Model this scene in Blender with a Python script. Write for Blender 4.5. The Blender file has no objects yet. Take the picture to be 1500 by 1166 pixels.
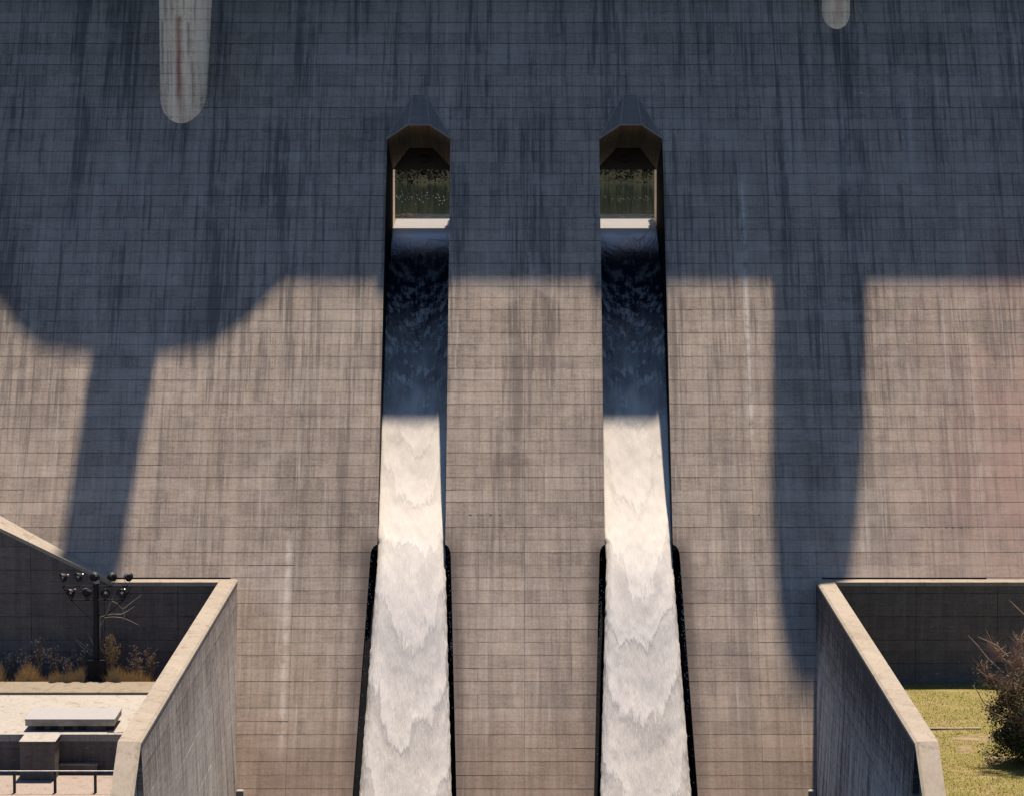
import bpy, math, random
from mathutils import Vector, Matrix, noise
random.seed(7)
scene = bpy.context.scene
col = scene.collection
R = math.radians

# ------------------------------------------------------------ camera
F, CX = 5500.0, 765.0
PITCH = math.atan(435 / F)
CAMZ = 30.04
cd = bpy.data.cameras.new("camera"); cam = bpy.data.objects.new("camera", cd); col.objects.link(cam)
cam.location = (0, 0, CAMZ); cam.rotation_euler = (R(90) - PITCH, 0, 0)
cd.sensor_fit = 'HORIZONTAL'; cd.sensor_width = 36; cd.lens = F / 1500 * 36
cd.shift_x = -(CX - 750) / 1500; cd.clip_start = 1; cd.clip_end = 6000
scene.camera = cam

# ------------------------------------------------------------ light
EL = 68.0; AZ = math.atan(.18)
S = Vector((math.cos(R(EL)) * math.sin(AZ), math.cos(R(EL)) * math.cos(AZ), math.sin(R(EL))))
world = bpy.data.worlds.new("World"); scene.world = world; world.use_nodes = True
wn = world.node_tree.nodes; wl = world.node_tree.links
sky = wn.new('ShaderNodeTexSky'); sky.sky_type = 'NISHITA'; sky.sun_disc = False
sky.sun_elevation = R(EL); sky.sun_rotation = AZ; sky.ozone_density = 3.0
bg = wn['Background']; bg.inputs['Strength'].default_value = .050
tint = wn.new('ShaderNodeVectorMath'); tint.operation = 'MULTIPLY'; tint.inputs[1].default_value = (.84, 1.0, 1.17)
wl.new(sky.outputs[0], tint.inputs[0]); wl.new(tint.outputs[0], bg.inputs[0])
sd = bpy.data.lights.new("sun", 'SUN'); sun = bpy.data.objects.new("sun", sd); col.objects.link(sun)
sd.energy = 5.0; sd.angle = R(.85); sd.color = (1, .835, .665)
sun.rotation_euler = S.to_track_quat('Z', 'Y').to_euler(); sun.location = (0, 300, 120)
vs = scene.view_settings; vs.view_transform = 'Standard'; vs.look = 'None'
vs.exposure = 1.12; vs.gamma = 1; vs.use_curve_mapping = False
scene.cycles.max_bounces = 6; scene.cycles.use_denoising = True

# ------------------------------------------------------------ places
A_ = .77; Y0 = 235.2; XC = .18
LIFT = 1.474; ZB = -11.71
CT, ST = math.cos(PITCH), math.sin(PITCH)
def ray(x, y):
    u = x - CX; v = y - 583
    return Vector((u, F * CT - v * ST, -F * ST - v * CT))
def onface(x, y):
    d = ray(x, y); t = (Y0 + A_ * CAMZ) / (d.y - A_ * d.z); return d * t + Vector((0, 0, CAMZ))
def onY(x, y, Y):
    d = ray(x, y); return d * (Y / d.y) + Vector((0, 0, CAMZ))
def onZ(x, y, Z):
    d = ray(x, y); return d * ((Z - CAMZ) / d.z) + Vector((0, 0, CAMZ))
def facey(z): return Y0 + A_ * z
def toward_sun_Z(p, Z): return p + S * ((Z - p.z) / S.z)
def toward_sun_Y(p, Y): return p + S * ((Y - p.y) / S.y)

# ------------------------------------------------------------ helpers
class MB:
    def __init__(s): s.v = []; s.f = []
    def quad(s, a, b, c, d):
        n = len(s.v); s.v += [tuple(a), tuple(b), tuple(c), tuple(d)]; s.f.append((n, n + 1, n + 2, n + 3))
    def tri(s, a, b, c):
        n = len(s.v); s.v += [tuple(a), tuple(b), tuple(c)]; s.f.append((n, n + 1, n + 2))
    def hexa(s, p, skip=()):            # p[0..3] one end ring, p[4..7] the other
        n = len(s.v); s.v += [tuple(q) for q in p]
        for i, f in enumerate([(3, 2, 1, 0), (4, 5, 6, 7), (0, 1, 5, 4), (1, 2, 6, 5), (2, 3, 7, 6), (3, 0, 4, 7)]):
            if i not in skip: s.f.append(tuple(n + k for k in f))
    def box(s, x0, x1, y0, y1, z0, z1):
        s.hexa([(x0, y0, z0), (x1, y0, z0), (x1, y0, z1), (x0, y0, z1), (x0, y1, z0), (x1, y1, z0), (x1, y1, z1), (x0, y1, z1)])
    def prism_x(s, poly, x0, x1):       # poly of (y, z)
        n = len(s.v); k = len(poly)
        s.v += [(x0, y, z) for y, z in poly] + [(x1, y, z) for y, z in poly]
        s.f.append(tuple(n + i for i in range(k))[::-1]); s.f.append(tuple(n + k + i for i in range(k)))
        for i in range(k): j = (i + 1) % k; s.f.append((n + i, n + j, n + k + j, n + k + i))
    def prism_z(s, poly, z0, z1):       # poly of (x, y)
        n = len(s.v); k = len(poly)
        s.v += [(x, y, z0) for x, y in poly] + [(x, y, z1) for x, y in poly]
        s.f.append(tuple(n + i for i in range(k))[::-1]); s.f.append(tuple(n + k + i for i in range(k)))
        for i in range(k): j = (i + 1) % k; s.f.append((n + i, n + j, n + k + j, n + k + i))
    def tube(s, pts, r, seg=6, caps=True):
        pts = [Vector(p) for p in pts]; rs = r if isinstance(r, (list, tuple)) else [r] * len(pts)
        n0 = len(s.v)
        for i, p in enumerate(pts):
            d = (pts[min(i + 1, len(pts) - 1)] - pts[max(i - 1, 0)]).normalized()
            a = d.orthogonal().normalized() if abs(d.z) > .9 else d.cross(Vector((0, 0, 1))).normalized()
            b = d.cross(a)
            for k in range(seg):
                t = 2 * math.pi * k / seg; s.v.append(tuple(p + (a * math.cos(t) + b * math.sin(t)) * rs[i]))
        for i in range(len(pts) - 1):
            for k in range(seg):
                m = (k + 1) % seg; s.f.append((n0 + i * seg + k, n0 + i * seg + m, n0 + (i + 1) * seg + m, n0 + (i + 1) * seg + k))
        if caps:
            s.f.append(tuple(n0 + k for k in range(seg))[::-1]); e = n0 + (len(pts) - 1) * seg; s.f.append(tuple(e + k for k in range(seg)))
    def lathe(s, prof, origin, axis, seg=16):   # prof of (r, h)
        o = Vector(origin); ax = Vector(axis).normalized(); a = ax.orthogonal().normalized(); b = ax.cross(a); n0 = len(s.v)
        for r, h in prof:
            for k in range(seg):
                t = 2 * math.pi * k / seg; s.v.append(tuple(o + ax * h + (a * math.cos(t) + b * math.sin(t)) * r))
        for i in range(len(prof) - 1):
            for k in range(seg):
                m = (k + 1) % seg; s.f.append((n0 + i * seg + k, n0 + i * seg + m, n0 + (i + 1) * seg + m, n0 + (i + 1) * seg + k))
    def mesh(s, name, mat, smooth=False):
        me = bpy.data.meshes.new(name); me.from_pydata(s.v, [], s.f); me.validate()
        if mat: me.materials.append(mat)
        if smooth: me.polygons.foreach_set('use_smooth', [True] * len(me.polygons))
        me.update(); return me
    def build(s, name, mat, parent=None, smooth=False, recalc=True):
        import bmesh
        me = s.mesh(name, mat, smooth)
        if recalc and len(s.f) < 20000:
            bm = bmesh.new(); bm.from_mesh(me); bmesh.ops.recalc_face_normals(bm, faces=bm.faces); bm.to_mesh(me); bm.free()
        return link(name, me, parent)
def link(name, me, parent=None, local=False):
    o = bpy.data.objects.new(name, me); col.objects.link(o)
    if parent is not None:
        o.parent = parent
        if not local:                    # meshes are written in world coordinates
            t = Vector((0, 0, 0)); q = parent
            while q is not None: t += q.location; q = q.parent
            o.location = -t
    return o
def tag(o, label=None, cat=None, group=None, kind=None):
    if label: o['label'] = label
    if cat: o['category'] = cat
    if group: o['group'] = group
    if kind: o['kind'] = kind
    return o
def empty(name, loc, label, cat, group=None):
    o = bpy.data.objects.new(name, None); col.objects.link(o); o.location = loc; o.empty_display_size = .5
    return tag(o, label, cat, group)

# ------------------------------------------------------------ node helpers
class NT:
    def __init__(s, name):
        s.m = bpy.data.materials.new(name); s.m.use_nodes = True; s.n = s.m.node_tree.nodes; s.l = s.m.node_tree.links
        s.p = s.n['Principled BSDF']; s.p.inputs['Roughness'].default_value = .9
        s.p.inputs['Specular IOR Level'].default_value = .3
    def _in(s, sock, v):
        if hasattr(v, 'links') or isinstance(v, bpy.types.NodeSocket): s.l.new(v, sock)
        elif isinstance(v, (tuple, list)) and len(v) == 3 and sock.type == 'RGBA': sock.default_value = (*v, 1)
        else: sock.default_value = v
    def math(s, op, a, b=None, c=None, clamp=False):
        n = s.n.new('ShaderNodeMath'); n.operation = op; n.use_clamp = clamp; s._in(n.inputs[0], a)
        if b is not None: s._in(n.inputs[1], b)
        if c is not None: s._in(n.inputs[2], c)
        return n.outputs[0]
    def coords(s):
        n = s.n.new('ShaderNodeTexCoord'); x = s.n.new('ShaderNodeSeparateXYZ'); s.l.new(n.outputs['Object'], x.inputs[0])
        return x.outputs[0], x.outputs[1], x.outputs[2]
    def uv(s):
        n = s.n.new('ShaderNodeTexCoord'); x = s.n.new('ShaderNodeSeparateXYZ'); s.l.new(n.outputs['UV'], x.inputs[0]); return x.outputs[0], x.outputs[1]
    def comb(s, x=0., y=0., z=0.):
        n = s.n.new('ShaderNodeCombineXYZ'); s._in(n.inputs[0], x); s._in(n.inputs[1], y); s._in(n.inputs[2], z); return n.outputs[0]
    def noise(s, vec, scale=1., detail=3., rough=.55):
        n = s.n.new('ShaderNodeTexNoise'); s.l.new(vec, n.inputs['Vector']); n.inputs['Scale'].default_value = scale
        n.inputs['Detail'].default_value = detail; n.inputs['Roughness'].default_value = rough; return n.outputs['Fac']
    def white(s, vec):
        n = s.n.new('ShaderNodeTexWhiteNoise'); n.noise_dimensions = '3D'; s.l.new(vec, n.inputs['Vector']); return n.outputs['Value']
    def ramp(s, v, a, b, c=0., d=1., smooth=True):
        n = s.n.new('ShaderNodeMapRange'); n.interpolation_type = 'SMOOTHSTEP' if smooth else 'LINEAR'; n.clamp = True
        s._in(n.inputs[0], v); s._in(n.inputs[1], a); s._in(n.inputs[2], b); s._in(n.inputs[3], c); s._in(n.inputs[4], d); return n.outputs[0]
    def mix(s, f, a, b, mode='MIX'):
        n = s.n.new('ShaderNodeMix'); n.data_type = 'RGBA'; n.blend_type = mode; s._in(n.inputs[0], f); s._in(n.inputs[6], a); s._in(n.inputs[7], b); return n.outputs[2]
    def scale(s, c, f):
        n = s.n.new('ShaderNodeVectorMath'); n.operation = 'SCALE'; s.l.new(c, n.inputs[0]); s._in(n.inputs['Scale'], f); return n.outputs[0]
    def bump(s, h, strength=.3, dist=.02):
        n = s.n.new('ShaderNodeBump'); n.inputs['Strength'].default_value = strength; n.inputs['Distance'].default_value = dist; s.l.new(h, n.inputs['Height']); s.l.new(n.outputs[0], s.p.inputs['Normal']); return n
    def rnd(s): return s.n.new('ShaderNodeObjectInfo').outputs['Random']
    def col(s, c): s._in(s.p.inputs['Base Color'], c)

J = 14.57; XJ = .15
def concrete(name, base, dark, light, wx=1., wy=0., streak=.5, blotch=.4, row=None, dam=False, bump=.02, offs=0., rowamt=.5, tops=False, grime=0., rust=()):
    t = NT(name); X, Y, Z = t.coords()
    h = t.math('ADD', t.math('MULTIPLY', X, wx), t.math('MULTIPLY', Y, wy))
    big = t.noise(t.comb(t.math('MULTIPLY', h, .07), offs, t.math('MULTIPLY', Z, .10)), 1, 4, .6)
    med = t.noise(t.comb(t.math('MULTIPLY', h, .9), offs + 3, t.math('MULTIPLY', Z, 1.1)), 1, 4, .6)
    fine = t.noise(t.comb(t.math('MULTIPLY', h, 6), offs + (1 if not tops else 0), t.math('MULTIPLY', Z, 6)) if not tops else t.comb(t.math('MULTIPLY', X, 5), t.math('MULTIPLY', Y, 2.5), Z), 1, 4, .65)
    # rain streaks: long in z, narrow across
    st1 = t.noise(t.comb(t.math('MULTIPLY', h, 1.1), offs, t.math('MULTIPLY', Z, .06)), 1, 5, .7)
    st2 = t.noise(t.comb(t.math('MULTIPLY', h, 3.6), offs + 7, t.math('MULTIPLY', Z, .22)), 1, 3, .6)
    v = t.math('ADD', t.math('MULTIPLY', t.math('SUBTRACT', big, .5), blotch * 1.6), t.math('MULTIPLY', t.math('SUBTRACT', st1, .5), streak * 1.5))
    v = t.math('ADD', v, t.math('MULTIPLY', t.math('SUBTRACT', st2, .5), streak * .9))
    v = t.math('ADD', v, t.math('MULTIPLY', t.math('SUBTRACT', med, .5), blotch * .7))
    v = t.math('ADD', v, t.math('MULTIPLY', t.math('SUBTRACT', fine, .5), .85))
    if not tops:      # board marks and laitance: thin and level; speckle
        weave = t.noise(t.comb(t.math('MULTIPLY', h, .5), offs + 13, t.math('MULTIPLY', Z, 7.)), 1, 3, .6)
        pits = t.noise(t.comb(t.math('MULTIPLY', h, 15.), offs + 17, t.math('MULTIPLY', Z, 12.)), 1, 2, .6)
        v = t.math('ADD', v, t.math('MULTIPLY', t.math('SUBTRACT', weave, .5), .55))
        v = t.math('ADD', v, t.math('MULTIPLY', t.math('SUBTRACT', pits, .5), .5))
    if grime:         # black algae fringe below a coping, following the runs of water
        gr = t.math('ADD', t.math('MULTIPLY', Z, .14), t.math('MULTIPLY', t.math('SUBTRACT', st1, .5), 3.4))
        v = t.math('SUBTRACT', v, t.math('MULTIPLY', t.ramp(gr, -.9, .3), grime))
    hgt = t.math('ADD', fine, t.math('MULTIPLY', med, .8))
    if row:
        rz = t.math('DIVIDE', t.math('SUBTRACT', Z, ZB), row)
        wob = t.math('MULTIPLY', t.math('SUBTRACT', t.noise(t.comb(t.math('MULTIPLY', h, .8), offs, 0.), 1, 2), .5), .12)
        rz = t.math('ADD', rz, wob)
        rid = t.math('FLOOR', rz); rf = t.math('FRACT', rz)
        cell = t.white(t.comb(t.math('FLOOR', t.math('DIVIDE', h, 2.914)), rid, offs))
        rrow = t.white(t.comb(3.3, rid, offs))
        # short drips that start afresh at every lift line, and differ from lift to lift
        dr = t.noise(t.comb(t.math('MULTIPLY', h, 1.9), t.math('MULTIPLY', rid, 5.7), t.math('MULTIPLY', Z, .12)), 1, 4, .7)
        dr2 = t.noise(t.comb(t.math('MULTIPLY', h, .45), t.math('MULTIPLY', rid, 3.1), 0.), 1, 3, .6)
        v = t.math('ADD', v, t.math('MULTIPLY', t.math('SUBTRACT', cell, .5), .02 * rowamt * 2))
        v = t.math('ADD', v, t.math('MULTIPLY', t.math('SUBTRACT', rrow, .5), .12 * rowamt * 2))
        v = t.math('ADD', v, t.math('MULTIPLY', t.math('SUBTRACT', dr, .5), .48 * rowamt * 2))
        v = t.math('ADD', v, t.math('MULTIPLY', t.math('SUBTRACT', dr2, .5), .42 * rowamt * 2))
        # dark seepage just under each lift line, broken up along it
        seep = t.math('MULTIPLY', t.ramp(rf, .82, 1.), t.ramp(t.noise(t.comb(t.math('MULTIPLY', h, .7), rid, 4.), 1, 4, .7), .42, .62))
        v = t.math('SUBTRACT', v, t.math('MULTIPLY', seep, .28))
        # lime bloom on the lift lines here and there
        lime = t.math('MULTIPLY', t.ramp(rf, .16, .02), t.ramp(t.noise(t.comb(t.math('MULTIPLY', h, 1.4), t.math('MULTIPLY', rid, 2.3), 9.), 1, 5, .75), .60, .72))
    if tops:
        sp = t.noise(t.comb(t.math('MULTIPLY', X, 1.3), t.math('MULTIPLY', Y, .8), offs), 1, 6, .75)
        v = t.math('SUBTRACT', v, t.math('MULTIPLY', t.ramp(sp, .52, .66), .45))
        v = t.math('ADD', v, t.math('MULTIPLY', t.math('SUBTRACT', t.noise(t.comb(t.math('MULTIPLY', X, 9.), t.math('MULTIPLY', Y, 3.), offs), 1, 3, .7), .5), .5))
    c = t.mix(t.ramp(v, -.5, .0, 0., 1., False), dark, base)
    c = t.mix(t.ramp(v, .0, .5, 0., 1., False), c, light)
    if row: c = t.mix(t.math('MULTIPLY', lime, .75), c, (.55, .52, .48))
    for xs, z0, z1, w, amt, rc in rust:
        d = t.math('ABSOLUTE', t.math('SUBTRACT', t.math('ADD', X, t.math('MULTIPLY', t.math('SUBTRACT', med, .5), .22)), xs))
        mk = t.math('MULTIPLY', t.ramp(d, w, 0.), t.math('MULTIPLY', t.ramp(Z, z0 + .25, z0 - .1), t.ramp(Z, z1 - .8, z1 + .8)))
        mk = t.math('MULTIPLY', mk, t.ramp(st2, .25, .6, .35, 1.))
        c = t.mix(t.math('MULTIPLY', mk, amt), c, rc)
    if dam:
        # long black runs of algae, heavier towards the top
        lr = t.noise(t.comb(t.math('MULTIPLY', h, .42), 5., t.math('MULTIPLY', Z, .035)), 1, 6, .75)
        lr2 = t.noise(t.comb(t.math('MULTIPLY', h, 3.4), 8., t.math('MULTIPLY', Z, .10)), 1, 4, .75)
        lr3 = t.noise(t.comb(t.math('MULTIPLY', h, 2.6), t.math('MULTIPLY', rid, 1.7), t.math('MULTIPLY', Z, .05)), 1, 3, .7)
        mk = t.math('ADD', t.math('MULTIPLY', lr, .44), t.math('ADD', t.math('MULTIPLY', lr2, .46), t.math('MULTIPLY', lr3, .10)))
        mk = t.math('MULTIPLY', t.ramp(mk, .485, .575), t.ramp(Z, -6., 24., .36, .88))
        c = t.mix(mk, c, (.092, .080, .076))
        hb = t.noise(t.comb(t.math('MULTIPLY', h, .10), 21., t.math('MULTIPLY', rid, .83)), 1, 4, .7)
        c = t.mix(t.math('MULTIPLY', t.ramp(hb, .52, .66), .28), c, (.13, .105, .10))
        c = t.mix(t.math('MULTIPLY', t.ramp(hb, .46, .34), .22), c, (.40, .345, .295))
        pt = t.noise(t.comb(t.math('MULTIPLY', h, .22), 33., t.math('MULTIPLY', Z, .30)), 1, 6, .72)
        c = t.mix(t.math('MULTIPLY', t.ramp(pt, .50, .66), .38), c, (.40, .345, .29))
        c = t.mix(t.math('MULTIPLY', t.ramp(pt, .46, .32), .35), c, (.13, .11, .105))
        vj = t.math('FRACT', t.math('DIVIDE', t.math('SUBTRACT', t.math('ADD', h, t.math('MULTIPLY', t.white(t.comb(rid, 2., 2.)), .9)), XJ), J / 10))
        vm = t.math('MULTIPLY', t.ramp(t.math('ABSOLUTE', t.math('SUBTRACT', vj, .5)), .030, .0), t.ramp(t.noise(t.comb(t.math('MULTIPLY', h, .5), rid, 40.), 1, 2), .50, .60))
        c = t.mix(t.math('MULTIPLY', vm, .14), c, (.10, .085, .08))
        wh = t.noise(t.comb(t.math('MULTIPLY', h, 2.4), 15., t.math('MULTIPLY', Z, .09)), 1, 5, .75)
        c = t.mix(t.math('MULTIPLY', t.ramp(wh, .57, .68), .50), c, (.44, .40, .36))
        # brown damp concrete low down, rose tint far right, lime streaks down the contraction joints
        lowm = t.ramp(t.math('ADD', Z, t.math('MULTIPLY', t.math('SUBTRACT', big, .5), 5.)), -6.8, -10.5)
        c = t.mix(t.math('MULTIPLY', lowm, .32), c, (.225, .145, .10))
        rose = t.math('MULTIPLY', t.math('MULTIPLY', t.ramp(X, 21., 38.), t.ramp(t.math('ADD', big, t.math('MULTIPLY', med, .4)), .52, .82)), t.ramp(Z, 26., 15.))
        c = t.mix(t.math('MULTIPLY', rose, t.ramp(st1, .35, .65, .45, .95)), c, (.33, .19, .165))
        green = t.math('MULTIPLY', t.ramp(Z, 4., 22.), t.ramp(big, .4, .6))
        c = t.mix(t.math('MULTIPLY', green, .15), c, (.11, .13, .12))
        for xj, z0, z1, amt in ((-14.9, 4., -11., .85), (-14.42, 34., 5., .22), (14.72, 26., 7., .8), (.15, 14., -14., .16), (29.29, 26., -1., .28), (-29., 24., 8., .18), (22.0, 32., 20., .3)):
            d = t.math('ABSOLUTE', t.math('SUBTRACT', t.math('ADD', h, t.math('MULTIPLY', t.math('SUBTRACT', st2, .5), .5)), xj + .1))
            m = t.math('MULTIPLY', t.ramp(d, .32, .0), t.math('MULTIPLY', t.ramp(Z, z0, z0 - 3), t.ramp(Z, z1, z1 + 3)))
            m = t.math('MULTIPLY', m, t.ramp(med, .35, .62))
            c = t.mix(t.math('MULTIPLY', m, amt), c, (.48, .44, .39))
        for cx_, cz_, rr in ((-23.5, 28.5, 1.75), (22.0, 34.9, 1.1)):
            dd = t.math('ABSOLUTE', t.math('SUBTRACT', X, cx_))
            drp = t.math('MULTIPLY', t.ramp(dd, rr * .8, rr * .2), t.math('MULTIPLY', t.ramp(Z, cz_ - 7., cz_ - .2), t.ramp(st2, .42, .60)))
            c = t.mix(t.math('MULTIPLY', drp, .7), c, (.06, .052, .05))
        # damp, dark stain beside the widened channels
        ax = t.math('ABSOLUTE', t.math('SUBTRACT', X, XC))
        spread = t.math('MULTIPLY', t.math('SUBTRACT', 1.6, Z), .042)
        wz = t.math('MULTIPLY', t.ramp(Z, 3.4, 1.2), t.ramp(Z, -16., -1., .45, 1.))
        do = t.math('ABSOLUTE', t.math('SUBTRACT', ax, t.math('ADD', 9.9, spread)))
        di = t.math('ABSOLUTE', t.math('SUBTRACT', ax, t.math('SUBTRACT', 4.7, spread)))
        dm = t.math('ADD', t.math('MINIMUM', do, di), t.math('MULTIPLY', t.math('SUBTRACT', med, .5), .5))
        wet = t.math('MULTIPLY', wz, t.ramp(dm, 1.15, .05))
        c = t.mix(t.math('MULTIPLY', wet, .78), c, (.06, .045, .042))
        c = t.scale(c, t.ramp(t.rnd(), 0., 1., .93, 1.06, False))
    t.col(c); t.bump(hgt, .6, bump)
    return t.m

FACE = concrete('dam_concrete', (.288, .234, .190), (.138, .112, .095), (.42, .352, .295), row=LIFT / 2, dam=True, streak=.6, blotch=.55)
FACE_BACK = concrete('joint_concrete', (.09, .075, .066), (.06, .05, .045), (.13, .11, .10))
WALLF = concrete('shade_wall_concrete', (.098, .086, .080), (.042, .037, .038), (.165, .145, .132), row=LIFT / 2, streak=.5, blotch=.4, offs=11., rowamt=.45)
TRAIN = concrete('training_wall_concrete', (.44, .385, .33), (.15, .12, .10), (.66, .61, .55), wx=0, wy=1., row=LIFT / 2, streak=1.5, blotch=.3, offs=23., rowamt=.35, grime=.38)
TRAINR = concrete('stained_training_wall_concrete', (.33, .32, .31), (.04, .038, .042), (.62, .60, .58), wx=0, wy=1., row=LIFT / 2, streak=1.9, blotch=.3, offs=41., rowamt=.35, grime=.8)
CAP = concrete('coping_concrete', (.225, .198, .163), (.150, .125, .097), (.275, .25, .213), wx=.6, wy=.5, streak=.15, blotch=1.0, offs=31., tops=True)
TERR = concrete('terrace_concrete', (.25, .238, .218), (.15, .132, .110), (.30, .29, .275), wx=.6, wy=.5, streak=.1, blotch=.6, offs=51., tops=True)
KERB = concrete('kerb_concrete', (.165, .14, .105), (.11, .09, .065), (.22, .19, .15), wx=.8, wy=.8, streak=.1, blotch=.6, offs=57., tops=True)
PINK = concrete('yard_paving_concrete', (.20, .165, .145), (.13, .105, .09), (.26, .225, .20), wx=.8, wy=.8, streak=.1, blotch=.6, offs=67., tops=True)
PALE = concrete('sun_painted_concrete', (.80, .65, .50), (.42, .32, .24), (.85, .76, .63), row=LIFT / 2, streak=1.5, blotch=.3, offs=71., rowamt=.3, rust=((-23.42, 35.7, 30.2, .34, .9, (.30, .10, .07)), (-23.30, 31.6, 28.8, .5, .45, (.36, .20, .14)), (-24.6, 35.4, 32.0, .16, .7, (.24, .19, .14)), (-24.35, 37.5, 35.6, .25, .7, (.24, .19, .14)), (-22.75, 35.3, 33.2, .15, .7, (.2, .16, .12)), (-23.9, 37.5, 35.5, .22, .6, (.34, .18, .13)), (-24.9, 34.8, 31.0, .12, .6, (.24, .19, .14)), (-22.3, 37.5, 35.4, .12, .7, (.2, .16, .12)), (-23.05, 37.5, 36.0, .10, .7, (.2, .16, .12)), (-24.2, 33.4, 30.5, .10, .6, (.22, .17, .13)), (-22.5, 32.6, 29.8, .10, .6, (.22, .17, .13)), (22.0, 37.5, 35.6, .4, .5, (.34, .18, .13))))  # light warm base colour stands in for sun on columns and piers
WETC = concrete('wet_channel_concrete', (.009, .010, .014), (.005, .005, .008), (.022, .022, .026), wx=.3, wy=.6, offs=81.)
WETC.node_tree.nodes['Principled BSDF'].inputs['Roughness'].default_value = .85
HOODF = concrete('hood_concrete', (.17, .145, .13), (.09, .08, .075), (.25, .215, .19), streak=.6, blotch=.3, offs=95.)
RIMC = concrete('hood_rim_concrete', (.26, .225, .20), (.17, .145, .13), (.32, .28, .25), streak=.6, blotch=.3, offs=97.)
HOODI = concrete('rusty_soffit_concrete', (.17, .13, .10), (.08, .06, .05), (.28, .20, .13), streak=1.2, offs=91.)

def plain(name, c, rough=.6, metal=0., var=.25, sc=3.):
    t = NT(name); X, Y, Z = t.coords()
    n = t.noise(t.comb(X, Y, Z), sc, 4)
    t.col(t.mix(t.ramp(n, .3, .7), tuple(q * (1 - var) for q in c), tuple(q * (1 + var) for q in c)))
    t.p.inputs['Roughness'].default_value = rough; t.p.inputs['Metallic'].default_value = metal
    return t.m
BLACK = plain('black_paint', (.006, .006, .008), .6)
LAMPG = plain('lamp_glass', (.03, .03, .035), .15)
BULB = plain('lamp_bulb', (.7, .7, .7), .3)
RAIL = plain('galvanised_steel', (.26, .26, .27), .45, .6)
DARKP = plain('dark_post_paint', (.02, .02, .025), .5)
RUSTY = plain('red_oxide_paint', (.16, .06, .035), .6)
SLAB = plain('pale_metal_roof', (.235, .235, .245), .55, 0, .06)
HOLE = plain('black_void', (.004, .004, .005), .9)
SHADEC = plain('painted_shade_concrete', (.022, .024, .028), 1.)  # near-black colour paints in the lintel's shade, muting bounce off the water
for q in (HOLE, SHADEC, WETC): q.node_tree.nodes['Principled BSDF'].inputs['Specular IOR Level'].default_value = .06
TWIG = plain('bare_twig_bark', (.30, .26, .21), .8)
REDTWIG = plain('reddish_twig_bark', (.25, .17, .125), .8)
WOOD = plain('driftwood', (.10, .07, .05), .8)

# ============================================================ THE DAM
dam = empty('concrete_dam', (0, Y0, 0), 'huge sloping grey concrete dam face with two narrow water chutes cut through it', 'dam')
def rnd_(z): return math.sqrt(max(0, 1 - ((z - 1.25) / .75) ** 2))
def x_out(z):    # outer edge of a chute, measured from the dam's centre line
    if z >= 2.0: return 9.38
    if z >= 1.25: return 9.38 + .42 * rnd_(z)
    return 9.80 + (1.25 - z) * .053
def x_in(z):
    if z >= 2.0: return 5.07
    if z >= 1.25: return 5.07 - .36 * rnd_(z)
    return 4.71 - (1.25 - z) * .039
J = 14.57; XJ = .15
EH = 29.56
def lift_piece(k, xl, xr):
    """one lift of one block: form panels with open joints, in two courses"""
    z0 = ZB + k * LIFT; m = MB()
    for sub in (0, 1):
        a = z0 + sub * LIFT / 2 + (.014 if sub == 0 else .006); b = z0 + (sub + 1) * LIFT / 2 - (.014 if sub == 1 else .006)
        L0, L1, R0, R1 = xl(a), xl(b), xr(a), xr(b)
        cuts = [XJ + i * J / 5 for i in range(-17, 18)]
        cuts = [c for c in cuts if max(L0, L1) + 1.4 < c < min(R0, R1) - 1.4 and random.random() < .5]
        xs0 = [L0 + .006] + cuts + [R0 - .006]; xs1 = [L1 + .006] + cuts + [R1 - .006]
        for i in range(len(xs0) - 1):
            g = .006 if i else 0; g2 = .006 if i < len(xs0) - 2 else 0
            d = [random.uniform(-.007, .007) for _ in range(4)]; o = random.uniform(-.006, .006)
            if a < 2.0 < b + .8 and (i == 0 and abs(L0 - L1) > .03 or i == len(xs0) - 2 and abs(R0 - R1) > .03):
                n_ = 8                      # rounded head of the widened channel
                for q_ in range(n_):
                    za, zb2 = a + (b - a) * q_ / n_, a + (b - a) * (q_ + 1) / n_
                    la = xl(za) + .006 if i == 0 else xs0[i] + g; lb2 = xl(zb2) + .006 if i == 0 else xs0[i] + g
                    r_a = xr(za) - .006 if i == len(xs0) - 2 else xs0[i + 1] - g2; r_b = xr(zb2) - .006 if i == len(xs0) - 2 else xs0[i + 1] - g2
                    p = [(la, facey(za), za), (r_a, facey(za), za), (r_b, facey(zb2), zb2), (lb2, facey(zb2), zb2)]
                    m.hexa(p + [(x, y + .34, z) for x, y, z in p], skip=(1,))
                continue
            p = [(xs0[i] + g, facey(a) + d[0] + o, a), (xs0[i + 1] - g2, facey(a) + d[1] + o, a), (xs1[i + 1] - g2, facey(b) + d[2] + o, b), (xs1[i] + g, facey(b) + d[3] + o, b)]
            q = [(x, y + .34, z) for x, y, z in p]
            m.hexa(p + q, skip=(1,))
    m.build('concrete_lift', FACE, dam)
def cst(v): return lambda z: v
edges = {
    'lo': lambda z: XC - x_out(z), 'li': lambda z: XC - x_in(z), 'ri': lambda z: XC + x_in(z), 'ro': lambda z: XC + x_out(z)}
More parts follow.
